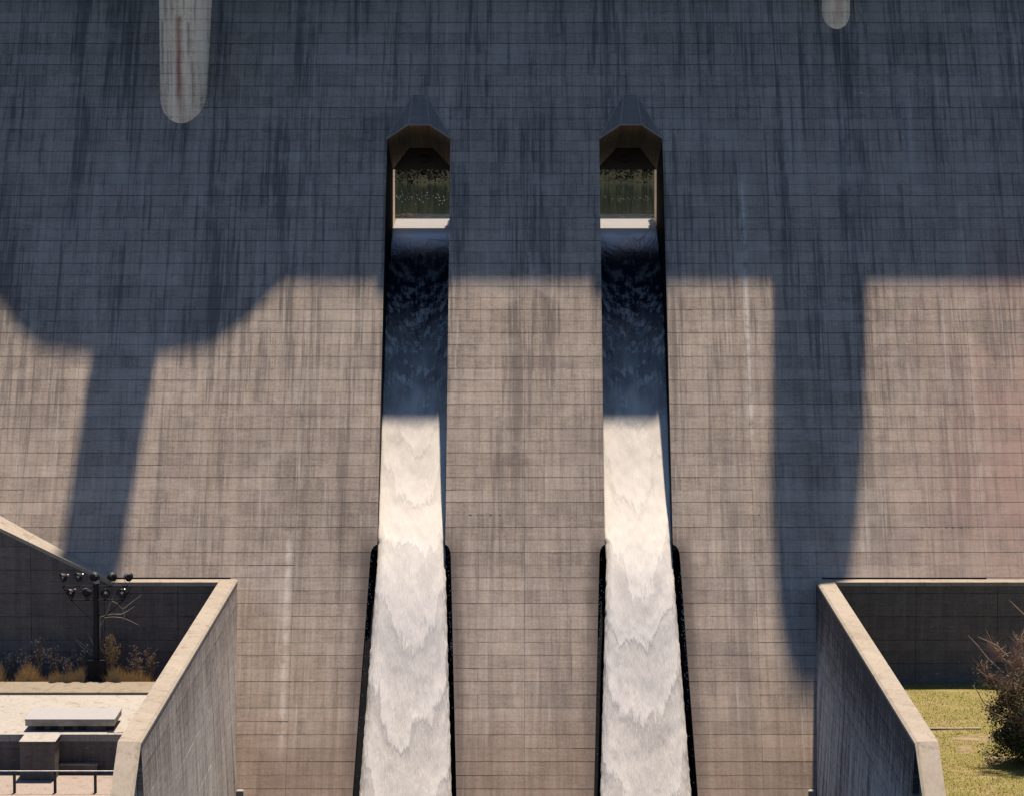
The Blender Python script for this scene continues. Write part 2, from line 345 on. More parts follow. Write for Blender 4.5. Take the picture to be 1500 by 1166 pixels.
for k in range(-1, 34):
    z0 = ZB + k * LIFT
    if z0 + LIFT > EH + .05 + LIFT * .0 and z0 >= EH - .05:
        lift_piece(k, cst(XJ - J + .001), cst(XJ - .001)); lift_piece(k, cst(XJ + .001), cst(XJ + J - .001))
    else:
        lift_piece(k, cst(XJ - J + .001), edges['lo']); lift_piece(k, edges['li'], cst(XJ - .001))
        lift_piece(k, cst(XJ + .001), edges['ri']); lift_piece(k, edges['ro'], cst(XJ + J - .001))
    lo = -18.4 if z0 < -.5 else XJ - 2 * J + .001
    hi = 18.9 if z0 < -.5 else XJ + 2 * J - .001
    lift_piece(k, cst(lo), cst(XJ - J - .001)); lift_piece(k, cst(XJ + J + .001), cst(hi))
    if z0 > -2: lift_piece(k, cst(XJ - 3 * J + .001), cst(XJ - 2 * J - .001)); lift_piece(k, cst(XJ + 2 * J + .001), cst(XJ + 3 * J - .001))

YW_ = 233.7
YU = 267.5                     # upstream face
def body(x0, x1, zlo=-22., zhi=49.):
    m = MB(); f = .35
    m.prism_x([(facey(zlo) + f, zlo), (YU, zlo), (YU, zhi), (YU - .5, zhi), (YU - .5, (YU - .5 - f - Y0) / A_)], x0, x1)
    return m.build('dam_body', FACE_BACK, dam)
g = .3
body(-80, XC - 9.38 - g, 2.4); body(-18.9, XC - 10.9, -22, 2.4)
body(XC - 5.07 + g, XC + 5.07 - g, 2.4); body(XC - 3.7, XC + 3.7, -22, 2.4)
body(XC + 9.38 + g, 80, 2.4); body(XC + 10.9, 19.4, -22, 2.4)
for a_, b_ in ((-80, -18.9), (19.4, 80)):
    m = MB(); m.prism_x([(YW_ + .6, -22), (YU, -22), (YU, 2.4), (facey(2.4) + .35, 2.4), (facey(0) + .35, 0), (YW_ + .6, -.5)], a_, b_); m.build('dam_body', FACE_BACK, dam)
for s in (-1, 1):
    xa, xb = sorted((XC + s * (9.38 + g), XC + s * (5.07 - g)))
    m = MB(); m.prism_x([(facey(EH - .5) + .35, EH - .5), (YU - .3, EH - .5), (YU - .3, 49), (YU - .55, 49), (YU - .55, 41.3)], xa, xb); m.build('dam_body', FACE_BACK, dam)

# chute side walls (in the slot, behind the lifts) and floors
def profile():
    """water surface seen from the side: (y, z)"""
    P = [(284, 21.50), (276, 21.48), (272, 21.40), (268.5, 21.22), (265.8, 21.0), (262.5, 20.35), (258, 18.65), (252, 15.1), (246.05, 9.9), (241.0, 5.0), (237.0, 1.55), (facey(-1.5) + .10, -1.5), (facey(-6) + .05, -6), (facey(-12) + .02, -12), (facey(-17.5), -17.5)]
    out = []
    for i in range(len(P) - 1):
        p0 = Vector(P[max(i - 1, 0)]); p1 = Vector(P[i]); p2 = Vector(P[i + 1]); p3 = Vector(P[min(i + 2, len(P) - 1)])
        n = max(2, int((p2 - p1).length / .22))
        for j in range(n):
            t = j / n
            out.append(.5 * ((2 * p1) + (p2 - p0) * t + (2 * p0 - 5 * p1 + 4 * p2 - p3) * t * t + (3 * p1 - p0 - 3 * p2 + p3) * t ** 3))
    out.append(Vector(P[-1])); return out
PROF = profile()
def surf_y(z):
    for i in range(len(PROF) - 1):
        if PROF[i].y >= z >= PROF[i + 1].y:
            t = (PROF[i].y - z) / max(1e-6, PROF[i].y - PROF[i + 1].y); return PROF[i].x + (PROF[i + 1].x - PROF[i].x) * t
    return PROF[0].x if z > PROF[0].y else PROF[-1].x
for s in (-1, 1):
    for inner in (0, 1):
        e = x_in if inner else x_out; w = -g if inner else g
        m = MB()
        zs = [27.3 + 2.3, 20.61, 20.59] + [26 - i * 1.3 for i in range(18)] + [2.3, 2.01, 1.99, 1.93, 1.8, 1.6, 1.4, 1.25] + [0 - i * 2 for i in range(9)]
        zs = sorted(set(round(z, 3) for z in zs), reverse=True)
        for i in range(len(zs) - 1):
            a, b = zs[i + 1], zs[i]
            def ring(z):
                x = XC + s * e(z); xo = XC + s * (e(z) + w)
                y1 = 267.48 if z > 20.6 else (275.4 if z > 14 else surf_y(z) + 2.5)
                return (x, facey(z) + .36, z), (x, max(y1, facey(z) + 2.2), z), (xo, max(y1, facey(z) + 2.2), z), (xo, facey(z) + .36, z)
            ra = ring(a); rb = ring(b)
            m.quad(ra[0], ra[1], rb[1], rb[0]); m.quad(ra[2], ra[3], rb[3], rb[2]); m.quad(ra[3], ra[0], rb[0], rb[3]); m.quad(ra[1], ra[2], rb[2], rb[1])
        m.build('chute_wall', WETC, dam)
        # pier that carries the wall on upstream into the reservoir
        x = XC + s * e(20); xo = XC + s * (e(20) + (-1.8 if inner else 1.8))
        m = MB(); xa, xb = sorted((x - s * .0, xo))
        m.box(xa, xb, 267.52 if 1 else 0, 270.6, 14, 29.5); m.box(xa + (.12 if (s > 0) != bool(inner) else 0), xb - (0 if (s > 0) != bool(inner) else .12), 270.6, 275.2, 14, 29.5)
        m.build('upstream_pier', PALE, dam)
    # floor under the water
    m = MB(); pts = PROF[::6] + [PROF[-1]]
    for i in range(len(pts) - 1):
        p, q = pts[i], pts[i + 1]
        def dep(z): return 1.6 if z < 2 else .7
        xw = (3.6, 10.9) if q.y < 2.0 else (5.0, 9.45)
        xa, xb = sorted((XC + s * xw[0], XC + s * xw[1]))
        m.quad((xa, p.x + dep(p.y), p.y - .6), (xb, p.x + dep(p.y), p.y - .6), (xb, q.x + dep(q.y), q.y - .6), (xa, q.x + dep(q.y), q.y - .6))
    m.build('chute_floor', WETC, dam)

rims = []
# hoods over the two outlets
for s in (-1, 1):
    xm = XC + s * 7.225; hw = 2.155
    YA = facey(27.42); ZA = 27.42
    zb = onY(765, 185, YA).z
    A = Vector((xm - hw, YA, ZA)); D = Vector((xm + hw, YA, ZA)); B = Vector((xm - .72, YA - .02, zb)); C = Vector((xm + .72, YA - .02, zb))
    ze = 30.42; E_ = Vector((xm - .46, facey(ze) - .035, ze)); F_ = Vector((xm + .46, facey(ze) - .035, ze))
    hood = MB()
    A2, D2, B2, C2 = A.copy(), D.copy(), B + Vector((0, -.03, .10)), C + Vector((0, -.03, .10))
    A2 += Vector((-.05, -.05, .02)); D2 += Vector((.05, -.05, .02))
    hood.quad(B2, C2, F_, E_); hood.tri(A2, B2, E_); hood.tri(C2, D2, F_)
    hood.quad(A, B, B2, A2); hood.quad(B, C, C2, B2); hood.quad(C, D, D2, C2)
    rim = MB()
    for P_, Q_ in ((A2, E_), (B2, E_), (C2, F_), (D2, F_), (E_, F_), (B2, C2), (A2, B2), (C2, D2)):
        rim.tube([P_, Q_], .045, 6)
    rims.append(rim)
    # the dam's own lifts run up to the sloping sides of the hood
    def side(Q, sg):
        def f(z):
            t = max(0., (z - ZA) / (ze - ZA)); return xm + sg * (hw - .02 - t * (hw - .46))
        return f
    for k in (26, 27):
        lift_piece(k, cst(xm - hw), side(E_, -1)); lift_piece(k, side(F_, 1), cst(xm + hw))
    h = hood.build('outlet_hood', HOODF, dam, recalc=False); rims[-1].build('hood_rim', RIMC, h)
    ins = MB()
    yb, yl = 262.0, 267.4
    zt2 = onY(765, 217, yb).z; zl = onY(765, 249, yl).z
    B1 = Vector((xm - .82, yb, zt2)); C1 = Vector((xm + .82, yb, zt2)); A1 = Vector((xm - hw, yl, zl)); D1 = Vector((xm + hw, yl, zl))
    ins.quad(B, C, C1, B1); ins.quad(A, B, B1, A1); ins.quad(C, D, D1, C1)
    ins.build('soffit', HOODI, h, recalc=False)
    lin = MB(); lin.quad(B1, C1, D1, A1)
    lin.quad(A1, D1, D1 + Vector((0, .3, 0)), A1 + Vector((0, .3, 0)))
    lin.quad(A1 + Vector((0, .3, 0)), D1 + Vector((0, .3, 0)), (D1.x, yl + .3, 30.), (A1.x, yl + .3, 30.))
    lin.quad((A1.x, yl + .3, 30.), (D1.x, yl + .3, 30.), (D1.x, 259.0, 30.), (A1.x, 259.0, 30.))
    lb = lin.build('lintel', SHADEC, h, recalc=False)
    hole = MB(); c0 = (B1 + C1 + A1 + D1) / 4 + Vector((-s * .12, 0, 0)); dn = (A1 - B1); dn.x = 0; dn.normalize(); nn = Vector((1, 0, 0)).cross(dn); nn = nn if nn.z < 0 else -nn
    ringo = [c0 + nn * .01 + Vector((1, 0, 0)) * .40 * math.cos(i * math.pi / 10) + dn * .85 * math.sin(i * math.pi / 10) for i in range(20)]
    n = len(hole.v); hole.v += [tuple(p) for p in ringo]; hole.f.append(tuple(range(20)))
    for i in range(20):
        j = (i + 1) % 20; hole.quad(ringo[i], ringo[j], c0 + (ringo[j] - c0) * 1.08 + nn * .03, c0 + (ringo[i] - c0) * 1.08 + nn * .03)
    hole.build('vent_hole', HOLE, h, recalc=False)

# spalled spots along two lift lines
for xa, xb, yy in ((686, 742, 752), (1338, 1432, 770), (1110, 1122, 747)):
    p = onface(xa, yy); q = onface(xb, yy); zl_ = ZB + round((p.z - ZB) / (LIFT / 2)) * LIFT / 2
    x = p.x
    while x < q.x:
        w = random.uniform(.06, .25); hgt = random.uniform(.03, .09); mm = MB(); n = 7
        pts_ = [(x + w * .5 + w * .5 * math.cos(t) * random.uniform(.7, 1.1), zl_ + hgt * .5 * math.sin(t)) for t in [2 * math.pi * i / n for i in range(n)]]
        mm.v += [(a, facey(b) - .017, b) for a, b in pts_]; mm.f.append(tuple(range(n))); mm.build('spall', FACE_BACK, dam, recalc=False)
        x += w + random.uniform(.08, .5)

# round columns that stand on the slope and carry the crest
def column(tip, r0, grow, lean, ztop, lab):
    m = MB(); seg = 28; z = tip.z - 4; rings = []
    zs = []
    k = 0
    while z < ztop: zs.append(z); z += LIFT / 2
    for i, z in enumerate(zs):
        for zz, dr in ((z + .02, 0), (z + LIFT / 2 - .025, 0), (z + LIFT / 2 - .02, -.05), (z + LIFT / 2 + .015, -.05)):
            h_ = min(zz, 38.2) - tip.z; r = r0 + grow * h_ + dr; cx = tip.x + lean * h_ - (.085 if lean else 0) * max(0, zz - 38.2)  # above view the axis bends left only to place its shadow
            rings.append([(cx + r * math.cos(2 * math.pi * q / seg), tip.y + r0 + r * math.sin(2 * math.pi * q / seg), zz) for q in range(seg)])
    n0 = len(m.v)
    for rg in rings: m.v += rg
    for i in range(len(rings) - 1):
        for q in range(seg):
            j = (q + 1) % seg; m.f.append((n0 + i * seg + q, n0 + i * seg + j, n0 + (i + 1) * seg + j, n0 + (i + 1) * seg + q))
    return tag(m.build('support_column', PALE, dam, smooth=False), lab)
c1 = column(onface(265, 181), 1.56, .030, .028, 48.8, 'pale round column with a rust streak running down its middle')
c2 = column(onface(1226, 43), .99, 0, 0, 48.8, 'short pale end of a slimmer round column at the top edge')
# unseen crest deck, bay, towers and blocks, shaped to throw the face's shadows
ZD = 50.0
def edge_at(x, y): p = toward_sun_Z(onface(x, y), ZD); return (p.x, p.y)
y_edge = edge_at(765, 416)[1]
bay = [edge_at(*p) for p in ((-40, 416), (-18, 426), (4, 448), (30, 490), (62, 515), (140, 524), (232, 524), (305, 512), (358, 474), (399, 430), (416, 416))]
m = MB()
poly = [(-80, y_edge)] + bay + [(80, y_edge), (80, YU + 1.5), (-80, YU + 1.5)]
m.prism_z(poly, ZD - 1.2, ZD); deck = m.build('crest_deck', CAP, dam)
for s, xa, xb in ((-1, 549, 657), (1, 868, 975)):
    p = onface(xa, 436); q = onface(xb, 436)
    P = toward_sun_Y(p, y_edge + .009); Q = toward_sun_Y(q, y_edge + .009)
    m = MB(); m.box(P.x, Q.x, y_edge + .02, y_edge + 3.5, ZD + .01, P.z); m.build('chute_shadow_block', CAP, dam)  # unseen block above the chute, sized to throw its shadow
def tower(pix, ycen, hw, ztop_dome, dome):
    pass
# unseen left tower, outline cut to throw the stem-shaped shadow
YT = y_edge - .9
la, lb_ = toward_sun_Y(onface(139, 515), YT), toward_sun_Y(onface(94, 790), YT)
ra, rb = toward_sun_Y(onface(231, 515), YT), toward_sun_Y(onface(177, 830), YT)
m = MB()
def lerpx(a, b, z): return a.x + (b.x - a.x) * (z - a.z) / (b.z - a.z)
zt = ZD + 20.
m.hexa([(lerpx(la, lb_, ZD), YT, ZD + .01), (lerpx(ra, rb, ZD), YT, ZD + .01), (lerpx(ra, rb, zt), YT, zt), (lerpx(la, lb_, zt), YT, zt),
        (lerpx(la, lb_, ZD), YT + 3, ZD + .01), (lerpx(ra, rb, ZD), YT + 3, ZD + .01), (lerpx(ra, rb, zt), YT + 3, zt), (lerpx(la, lb_, zt), YT + 3, zt)])
m.build('stem_shadow_tower', CAP, dam)
# unseen right tower, rounded outline traced back from its shadow to throw it
YT2 = y_edge + .15
prof = [(1132, 405), (1130, 613), (1128, 730), (1134, 847), (1140, 917), (1152, 985), (1170, 1026), (1200, 1030), (1226, 965), (1247, 850), (1262, 720), (1268, 600), (1268, 405)]
pp = [toward_sun_Y(onface(x, y), YT2) for x, y in prof]
pp[0].z = pp[-1].z = ZD + .01
m = MB(); k = len(pp); m.v += [(p.x, YT2, p.z) for p in pp] + [(p.x, YT2 + 4, p.z) for p in pp]
m.f.append(tuple(range(k))); m.f.append(tuple(range(k, 2 * k))[::-1])
for i in range(k): j = (i + 1) % k; m.f.append((i, j, k + j, k + i))
m.build('right_shadow_tower', CAP, dam)

# ============================================================ WATER
def water_mat():
    t = NT('racing_water'); u, v = t.uv()          # u across 0..1, v metres along the flow
    uu = t.math('SUBTRACT', t.math('MULTIPLY', u, 2.), 1.)
    strk = t.noise(t.comb(t.math('MULTIPLY', u, 26.), t.math('MULTIPLY', v, .35), 0.), 1, 5, .7)
    strk2 = t.noise(t.comb(t.math('MULTIPLY', u, 60.), t.math('MULTIPLY', v, 1.1), 3.), 1, 4, .7)
    cloud = t.noise(t.comb(t.math('MULTIPLY', u, 3.5), t.math('MULTIPLY', v, .38), 7.), 1, 5, .6)
    obj = t.rnd()
    # surges: fronts that hang lower in the middle
    bend = t.math('MULTIPLY', t.math('MULTIPLY', uu, uu), 5.2)
    skew = t.math('MULTIPLY', t.math('SUBTRACT', t.noise(t.comb(t.math('MULTIPLY', u, 1.6), t.math('MULTIPLY', v, .10), t.math('MULTIPLY', obj, 30.)), 1, 3), .5), 15.)
    ph = t.math('ADD', t.math('ADD', v, bend), t.math('ADD', skew, t.math('MULTIPLY', t.math('SUBTRACT', strk, .5), 3.8)))
    ph = t.math('ADD', ph, t.math('MULTIPLY', t.math('SUBTRACT', strk2, .5), 2.2))
    ph = t.math('ADD', ph, t.math('MULTIPLY', obj, 5.))
    saw = t.math('FRACT', t.math('DIVIDE', ph, 6.1))       # rises to 1 at the front, drops after it
    saw2 = t.math('FRACT', t.math('ADD', t.math('DIVIDE', ph, 3.7), .37))
    surge = t.math('ADD', t.math('MULTIPLY', t.math('MULTIPLY', t.math('POWER', saw, .8), t.ramp(saw, 1., .88)), .78), t.math('MULTIPLY', t.math('MULTIPLY', saw2, t.ramp(saw2, 1., .85)), .30))
    foam = t.ramp(t.math('ADD', v, t.math('MULTIPLY', t.math('SUBTRACT', cloud, .5), 14.)), 31., 47., 0., 1.)
    lip = t.math('MULTIPLY', t.ramp(v, 8.5, 11.), t.ramp(v, 23., 18.))
    marb = t.noise(t.comb(t.math('MULTIPLY', u, 5.), t.math('ADD', t.math('MULTIPLY', v, .7), t.math('MULTIPLY', bend, .25)), 17.), 1, 6, .72)
    wisps = t.math('MULTIPLY', t.ramp(t.math('ADD', t.math('MULTIPLY', marb, .75), t.math('MULTIPLY', strk, .25)), .47, .60), t.ramp(v, 23., 36., .08, .95))
    dev = t.ramp(v, 38., 68., .10, 1.)                     # surges show more further down
    br = t.math('ADD', .80, t.math('MULTIPLY', t.math('SUBTRACT', surge, .62), t.math('MULTIPLY', dev, .36)))
    br = t.math('ADD', br, t.math('MULTIPLY', t.math('SUBTRACT', t.noise(t.comb(t.math('MULTIPLY', u, 95.), t.math('MULTIPLY', v, 2.6), 5.), 1, 4, .75), .5), t.math('MULTIPLY', dev, .75)))
    br = t.math('ADD', br, t.math('MULTIPLY', t.math('SUBTRACT', cloud, .5), .07))
    edge = t.math('MULTIPLY', t.ramp(t.math('ABSOLUTE', uu), .80, 1.), t.math('MULTIPLY', t.ramp(v, 46., 60.), t.ramp(strk2, .38, .62)))
    br = t.math('SUBTRACT', br, t.math('MULTIPLY', edge, .34))
    white = t.mix(t.ramp(t.math('ADD', v, t.math('MULTIPLY', cloud, 10.)), 46., 80.), (.70, .67, .62), (.77, .74, .695))
    white = t.scale(white, br)
    fm = t.math('MAXIMUM', t.math('MULTIPLY', lip, .30), t.math('MAXIMUM', foam, wisps))
    c = t.mix(fm, (.009, .018, .034), white)
    t.col(c); t._in(t.p.inputs['Roughness'], t.ramp(fm, 0., .6, .12, .85))
    t.p.inputs['Specular IOR Level'].default_value = .4
    hh = t.math('ADD', t.math('MULTIPLY', strk2, .5), t.math('ADD', t.math('MULTIPLY', strk, .5), t.math('MULTIPLY', surge, .8)))
    t.bump(hh, .45, .09)
    return t.m
WATER = water_mat()
def chute_water(s, lab):
    nu = 40; verts = []; faces = []; uvs = []
    L = 0.; prev = PROF[0]
    for i, p in enumerate(PROF):
        L += (p - prev).length; prev = p
        z = p.y
        if z > 2.2: a, b = 5.09, 9.36
        else:
            tt = min(1, max(0, (2.2 - z) / 1.2)); a = 5.09 - .03 * tt - max(0, 1 - z) * .0445 + .0; b = 9.36 + .0 * tt + max(0, 1 - z) * .058
            if s > 0: a += .10 * tt
        nrm = Vector((0, -.79, .61))
        for j in range(nu + 1):
            u = j / nu; x = a + (b - a) * u; uu = 2 * u - 1
            amp = min(1, max(0, (L - 24) / 25)) * .035
            ph = (L + 5.2 * uu * uu + 4 * (noise.noise(Vector((u * 1.6, L * .1, s * 7))))) / 6.1 + (.2 if s < 0 else .62)
            d = amp * .9 * noise.noise(Vector((x * 1.2, L * .5, s * 3))) + amp * .7 * noise.noise(Vector((x * 5, L * 1.2, s * 5)))
            if z < 2.2: d -= .15 * max(0, abs(uu) - .86) / .14
            if j in (0, nu) and z < 1.5: x += .07 * noise.noise(Vector((1, L * 2.2, s * 3 + j)))
            verts.append((XC + s * x, p.x + nrm.y * d, z + nrm.z * d)); uvs.append((u, L))
    base = len(verts)
    for i in range(len(PROF) - 1):
        for j in range(nu):
            q = i * (nu + 1) + j; faces.append((q, q + 1, q + nu + 2, q + nu + 1))
    # the water's own sides, down to the floor
    for jj in (0, nu):
        st = len(verts)
        for i, p in enumerate(PROF):
            v = verts[i * (nu + 1) + jj]; verts.append((v[0], v[1] + .9, v[2] - .4)); uvs.append(uvs[i * (nu + 1) + jj])
        for i in range(len(PROF) - 1):
            a = i * (nu + 1) + jj; b = (i + 1) * (nu + 1) + jj; faces.append((a, b, st + i + 1, st + i))
    me = bpy.data.meshes.new('chute_water'); me.from_pydata(verts, [], faces); me.materials.append(WATER)
    uvl = me.uv_layers.new(name='UVMap')
    for lp in me.loops: uvl.data[lp.index].uv = uvs[lp.vertex_index]
    me.polygons.foreach_set('use_smooth', [True] * len(me.polygons)); me.update()
    import bmesh
    bm = bmesh.new(); bm.from_mesh(me); bmesh.ops.recalc_face_normals(bm, faces=bm.faces); bm.to_mesh(me); bm.free()
    o = link('water', me); tag(o, lab, 'water', 'white water racing down the two chutes', 'structure')
    return L
chute_water(-1, 'white foaming water racing down the left chute of the dam')
chute_water(1, 'white foaming water racing down the right chute of the dam')

SPRAY = plain('spray_drop', (.75, .75, .76), .4, 0, .1)
for s in (-1, 1):
    m = MB()
    for i in range(150):
        z = 2.0 - abs(random.gauss(0, 5)) - random.random() * 3
        if z < -13.5: continue
        inner = random.random() < .5
        e = (x_in(z) + abs(random.gauss(0, .13)) + .03) if inner else (x_out(z) - abs(random.gauss(0, .13)) - .03)
        c = Vector((XC + s * e, facey(z) - random.uniform(-.3, .12), z)); r = random.uniform(.008, .024)
        m.tri(c + Vector((-r, 0, -r)), c + Vector((r, -r, -r)), c + Vector((0, 0, r * 1.6))); m.tri(c + Vector((0, r, -r)), c + Vector((r, -r, -r)), c + Vector((0, 0, r * 1.6)))
    tag(m.build('spray', SPRAY, recalc=False), 'flying drops of spray along the dark edges of the %s chute' % ('left' if s < 0 else 'right'), 'spray', None, 'stuff')

def res_mat():
    t = NT('reservoir_water'); X, Y, Z = t.coords()
    n = t.noise(t.comb(t.math('MULTIPLY', X, 1.2), t.math('MULTIPLY', Y, .6), 0.), 1, 4, .6)
    t.col((.007, .014, .0105)); t.p.inputs['Roughness'].default_value = .07
    t.bump(n, .25, .02); return t.m
m = MB(); m.quad((-60, 282.5, 21.47), (60, 282.5, 21.47), (60, 430, 21.47), (-60, 430, 21.47)); m.quad((-60, 267.6, 21.46), (XC - 11.3, 267.6, 21.46), (XC - 11.3, 282.5, 21.46), (-60, 282.5, 21.46))
m.quad((XC + 11.3, 267.6, 21.46), (60, 267.6, 21.46), (60, 282.5, 21.46), (XC + 11.3, 282.5, 21.46)); m.quad((XC - 9.4, 276, 21.44), (XC + 9.4, 276, 21.44), (XC + 9.4, 282.5, 21.46), (XC - 9.4, 282.5, 21.46))
m.quad((XC - 11.3, 275.4, 21.44), (XC - 9.4, 275.4, 21.44), (XC - 9.4, 282.5, 21.46), (XC - 11.3, 282.5, 21.46)); m.quad((XC + 9.4, 275.4, 21.44), (XC + 11.3, 275.4, 21.44), (XC + 11.3, 282.5, 21.46), (XC + 9.4, 282.5, 21.46))
tag(m.build('reservoir_water', res_mat()), 'calm dark green reservoir water seen through the two dam openings', 'water', None, 'structure')

# far bank, wooded hill
def earth(name, a, b, sc=.3, bump=.1):
    t = NT(name); X, Y, Z = t.coords(); n = t.noise(t.comb(X, Y, Z), sc, 6, .65); t.col(t.mix(t.ramp(n, .35, .65), a, b)); t.bump(n, .6, bump); t.p.inputs['Specular IOR Level'].default_value = .02; return t.m
def sheet(name, x0, x1, y0, y1, nx, ny, zf, mat):
    vs_ = []; fs = []
    for j in range(ny + 1):
        for i in range(nx + 1):
            x = x0 + (x1 - x0) * i / nx; y = y0 + (y1 - y0) * j / ny; vs_.append((x, y, zf(x, y)))
    for j in range(ny):
        for i in range(nx):
            q = j * (nx + 1) + i; fs.append((q, q + 1, q + nx + 2, q + nx + 1))
    me = bpy.data.meshes.new(name); me.from_pydata(vs_, [], fs); me.materials.append(mat); me.polygons.foreach_set('use_smooth', [True] * len(fs)); me.update()
    return link(name, me)
hill = sheet('hills', -500, 500, 392, 900, 60, 60, lambda x, y: 20.6 + max(0, y - 396) * .55 * (1 - .0006 * max(0, y - 396)) + 3 * noise.noise(Vector((x * .03, y * .03, 0))) * min(1, (y - 392) / 30), earth('wooded_hill', (.010, .014, .008), (.022, .022, .014), .15, .5))
tag(hill, 'wooded hillside beyond the reservoir, seen through the openings', 'hill', None, 'structure')
BRUSH = earth('bank_brush', (.006, .006, .005), (.055, .05, .042), .9, .1)
m = MB()
for i in range(16000):
    x = random.uniform(-24, 24); y = random.uniform(394.5, 403); z = 20.9 + max(0, y - 396) * .55 + random.random() ** 2 * 2.2
    d = Vector((random.gauss(0, .3), random.gauss(0, .2), random.gauss(0, .3))); w = Vector((random.gauss(0, .06), 0, random.gauss(0, .06))); c = Vector((x, y, z))
    m.tri(c - w, c + w, c + d)
tag(m.build('bank_brush', BRUSH, recalc=False), 'tangled dry brush along the far reservoir bank', 'brush', None, 'stuff')
FLECK = plain('foam_fleck', (.14, .16, .15), .6)  # small pale flecks scattered on the reservoir surface
m = MB()
for i in range(110):
    s = random.choice((-1, 1)); s = s if random.random() < .75 else -1; x = random.uniform(-11.6, -6.) if s < 0 else random.uniform(6.8, 11.9); yy = random.gauss(334, 11) if s < 0 else random.gauss(330, 6)
    z = 21.47; r = random.uniform(.008, .018) * (1 if s < 0 else .8)
    m.hexa([(x - r * 1.5, yy - .1, z), (x + r * 1.5, yy - .1, z), (x + r, yy, z + r * .8), (x - r, yy, z + r * .8), (x - r * 1.5, yy + .3, z), (x + r * 1.5, yy + .3, z), (x + r, yy + .2, z + r * .8), (x - r, yy + .2, z + r * .8)])
tag(m.build('pale_flecks', FLECK, recalc=False), 'small pale flecks scattered over the green reservoir water', 'foam', None, 'stuff')
m = MB()
for i in range(7):
    x = XC - 8.6 + random.uniform(-.5, .7); y = 276 + random.uniform(-.6, .6); a = random.uniform(-.5, .5)
    m.tube([(x - .4, y, 21.5 + random.uniform(0, .1)), (x, y + a * .3, 21.6 + random.uniform(0, .2)), (x + .4, y + a, 21.52)], .035, 5)
tag(m.build('driftwood', WOOD), 'small heap of dark driftwood caught at the lip of the left opening', 'driftwood')

# ============================================================ GROUND
GR = earth('valley_ground', (.035, .042, .02), (.07, .065, .04), .05, .2)
m = MB(); m.quad((-1500, -1500, -22.5), (1500, -1500, -22.5), (1500, 1500, -22.5), (-1500, 1500, -22.5))
tag(m.build('ground', GR), 'valley floor below the dam', 'ground', None, 'structure')
m = MB(); m.quad((-17.2, 120, -17.2), (17.8, 120, -17.2), (17.8, 224, -17.2), (-17.2, 224, -17.2))
tag(m.build('basin_water', res_mat()), 'stilling basin water at the foot of the dam', 'water', None, 'structure')

# ============================================================ TRAINING WALLS
def training(side, lab):
    """side -1 left, 1 right; inner face leans back a little"""
    root = empty('training_wall', (side * 18.6, 205, -17), lab, 'wall', 'training walls flanking the stilling basin')
    mat = TRAIN if side < 0 else TRAINR
    xi = -17.98 if side < 0 else 18.52
    def X(z, d=0): return xi + side * (.048 * z) + side * d    # z negative: leans toward the basin
    xo = xi + side * 1.06
    YE = 174.9; SL = .57
    def top(y): return 0 if y >= YE else -(YE - y) * SL
    m = MB()
    pts = [(facey(-.26) + .2, -.26), (YE, -.26), (150, top(150) - .26), (150, -22), (facey(-22) + .4, -22)]
    a = [(X(z, .3), y, z) for y, z in pts]; b = [(xo - side * .03, y, z) for y, z in pts]
    n = len(m.v); k = len(pts); m.v += a + b; m.f += [tuple(range(k)), tuple(range(k, 2 * k))[::-1]]
    for i in range(k): j = (i + 1) % k; m.f.append((i, j, k + j, k + i))
    m.build('wall_core', mat, root)
    joints = [236, 228.2] + [228.2 - 5.9 * i for i in range(1, 10)] + [169, 163, 157, 151]
    joints = sorted(set(joints), reverse=True)
    for r in range(9):
        zt = -.27 - r * LIFT if r else -.27; zt = ZB + (8 - r) * LIFT - .12; zt = min(zt, -.27); zb_ = ZB + (7 - r) * LIFT - .12
        for i in range(len(joints) - 1):
            y1, y0_ = joints[i], joints[i + 1]
            if y0_ > facey(zt): continue
            def cl(y, z): return min(y, facey(z) - .03)
            ta = min(zt, top(cl(y1, zt)) - .27) ; tb = min(zt, top(y0_) - .27)
            if tb <= zb_ + .1: continue
            gp = .012; o = random.uniform(-.002, .002); d = [random.uniform(-.002, .002) for _ in range(4)]
            p = [(X(zb_ + gp, d[0] + o), cl(y1 - gp, zb_), zb_ + gp), (X(zb_ + gp, d[1] + o), y0_ + gp, zb_ + gp), (X(tb, d[2] + o), y0_ + gp, tb - gp), (X(ta, d[3] + o), cl(y1 - gp, zt), ta - gp)]
            q = [(x + side * .28, y, z) for x, y, z in p]
            mm = MB(); mm.hexa(p + q, skip=(1,)); mm.build('concrete_panel', mat, root)
    # coping, laid in lengths, with a chamfered water-side edge
    ys = [facey(0) - .01] + [229.3 - 6 * i for i in range(0, 9)] + [YE] + [169, 163, 157, 151]
    for i in range(len(ys) - 1):
        ya, yb_ = ys[i] - .008, ys[i + 1] + .008
        za, zb2 = top(ya), top(yb_)
        sec = [(xi - side * .03, -.26), (xi - side * .03, -.10), (xi + side * .10, 0), (xo, 0), (xo, -.26)]
        mm = MB(); n = len(mm.v); k = 5
        mm.v += [(x, ya, za + z) for x, z in sec] + [(x, yb_, zb2 + z) for x, z in sec]
        mm.f += [tuple(range(k)), tuple(range(k, 2 * k))[::-1]]
        for i2 in range(k): j = (i2 + 1) % k; mm.f.append((i2, j, k + j, k + i2))
        mm.build('coping', CAP, root)
    return root
training(-1, 'tall sunlit concrete training wall left of the chutes, beside the lamp mast terrace')
training(1, 'tall shaded streaky concrete training wall right of the chutes, beside the grass')

